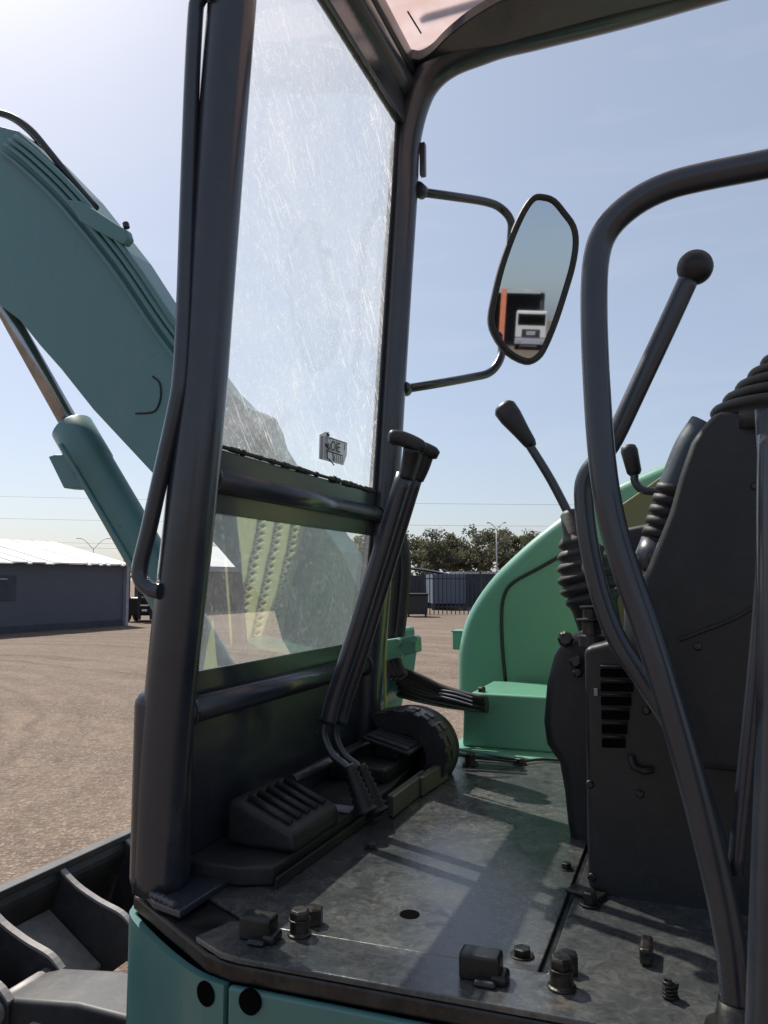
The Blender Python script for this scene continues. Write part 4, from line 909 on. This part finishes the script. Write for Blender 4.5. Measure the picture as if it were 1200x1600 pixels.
tl = [(560,76,1.0,0,'olive tree standing farthest left in the row, behind the cab post'),
      (625,72,.98,1,'bushy olive tree directly behind the upright hose bundle'),
      (668,70,.98,2,'grey green tree with a bare open trunk above the curved shed roof'),
      (703,74,.93,0,'olive tree between the curved roof shed and the street lamp, slightly lower than its neighbours'),
      (742,71,1.02,1,'broad olive tree immediately left of the twin arm street lamp'),
      (795,76,1.05,2,'narrow olive tree immediately right of the twin arm street lamp'),
      (826,72,1.02,0,'olive tree whose crown top shows just above the green hood slope'),
      (872,74,1.05,1,'olive tree mostly hidden behind the green side hood'),
      (935,78,1.1,2,'olive tree hidden behind the hood and right joystick boot'),
      (36,135,1.02,1,'small far tree peeping above the white shed roof, left one of two'),
      (82,135,.98,0,'small far tree peeping above the white shed roof, right one of two')]
for i, (px, dp, sc, k, lab) in enumerate(tl):
    c = G(px, dp); t = thing('olive_tree', c, lab, 'tree', 'trees along the far side of the yard'); rz = random.uniform(0, 6.28)
    t.rotation_euler = (0,0,rz); t.scale = (sc*1.02, sc*1.02, sc*.98)
    for nm, me in (('trunk', protos[k][0]), ('crown', protos[k][1])):
        o = bpy.data.objects.new(nm, me); COL.objects.link(o); o.parent = t

# ------------------------------------------------------------------ yard behind the viewer, which the mirror shows
md = Vector((rdir.x, rdir.y, 0)).normalized(); mr = Vector((md.y, -md.x, 0)); m0 = Vector((mc.x, mc.y, 0))
def B(dist, side, z=0): return m0+md*dist+mr*side+Vector((0,0,z))
ang = math.atan2(md.x, -md.y)
def TB(dist, side): return Matrix.Translation(B(dist, side)) @ Matrix.Rotation(ang, 4, 'Z')   # local -Y... +Y faces the machine
tk = thing('truck', B(60, 0), 'white cab truck parked under the canopy, seen in the cab mirror', 'truck'); T = TB(60, 0)
def tb(lo, hi, name, mt, bev=.06, par=None):
    f = MB(); f.box(lo, hi, T); return f.build(name, M[mt], par or tk, bevel=bev, seg=3)
tb((-1.2,-2.2,.9),(1.2,0,3.0), 'cab', 'tank', .15); tb((-1.05,.0,1.9),(1.05,.03,2.75), 'windscreen', 'dark', .02); tb((-.7,0,1.0),(.7,.05,1.6), 'grille', 'plastic', .02)  # white cab coloured grey, canopy shade put into its colour
tb((-.35,.05,1.15),(.35,.08,1.45), 'grille_panel', 'trim', .02); tb((-1.2,-.1,.45),(1.2,.12,.9), 'bumper', 'trim', .05)
for x in (-.95,.75): tb((x,.12,.6),(x+.22,.15,.8), 'headlight', 'trim', .01)
tb((-1.2,-8,.9),(1.2,-2.4,1.1), 'chassis', 'fence', .03)
for x in (-1.2,.9):
    for y in (-.9,-5,-6.4):
        f = MB(); f.lathe(T @ Vector((x,y,.5)), T.to_3x3() @ Vector((1,0,0)), [(0,.45),(.04,.5),(.26,.5),(.3,.45)], 20); f.build('wheel', M['rubber'], tk)
adopt(tk)
tn_ = thing('tanker_trailer', B(46, -4.4), 'pale grey cylindrical tanker beside the truck, seen in the cab mirror', 'tanker'); T = TB(46, -4.4)
f = MB(); f.lathe(T @ Vector((0,0,2.1)), T.to_3x3() @ Vector((0,-1,0)), [(-.2,.6),(0,1.5),(.3,1.62),(9,1.62),(9.3,1.4)], 36); f.build('tank', M['tank'], tn_)
f = MB(); f.box((-1.1,-9,.5),(1.1,-.5,.8), T); f.build('chassis', M['fence'], tn_)
for y in (-1.5,-6.5,-8):
    for x in (-1.2,.9):
        f = MB(); f.lathe(T @ Vector((x,y,.5)), T.to_3x3() @ Vector((1,0,0)), [(0,.45),(.04,.5),(.26,.5),(.3,.45)], 20); f.build('wheel', M['rubber'], tn_)
adopt(tn_)
cn = thing('workshop_canopy', B(70, 4), 'tall open workshop canopy with an orange column, seen in the cab mirror', 'canopy'); T = TB(70, 4)
f = MB(); f.prism([T @ Vector(v) for v in ((-16,9,5.2),(5.2,2,4.6),(5.2,-14,5.2),(-16,-14,5.8))], (0,0,.22)); f.build('roof', M['shedmetal'], cn)
f = MB(); f.box((-16,-14,0),(5.2,-13.8,5.0), T); f.build('back_wall', M['wall_dark'], cn)
f = MB(); f.box((1.3,3.4,0),(1.75,3.8,4.8), T); f.build('column', M['orange'], cn)
for x in (-8,4.6):
    f = MB(); f.box((x,1.4,0),(x+.3,1.7,4.6), T); f.build('column', M['fence'], cn)
adopt(cn)
print('script done', len(bpy.data.objects))
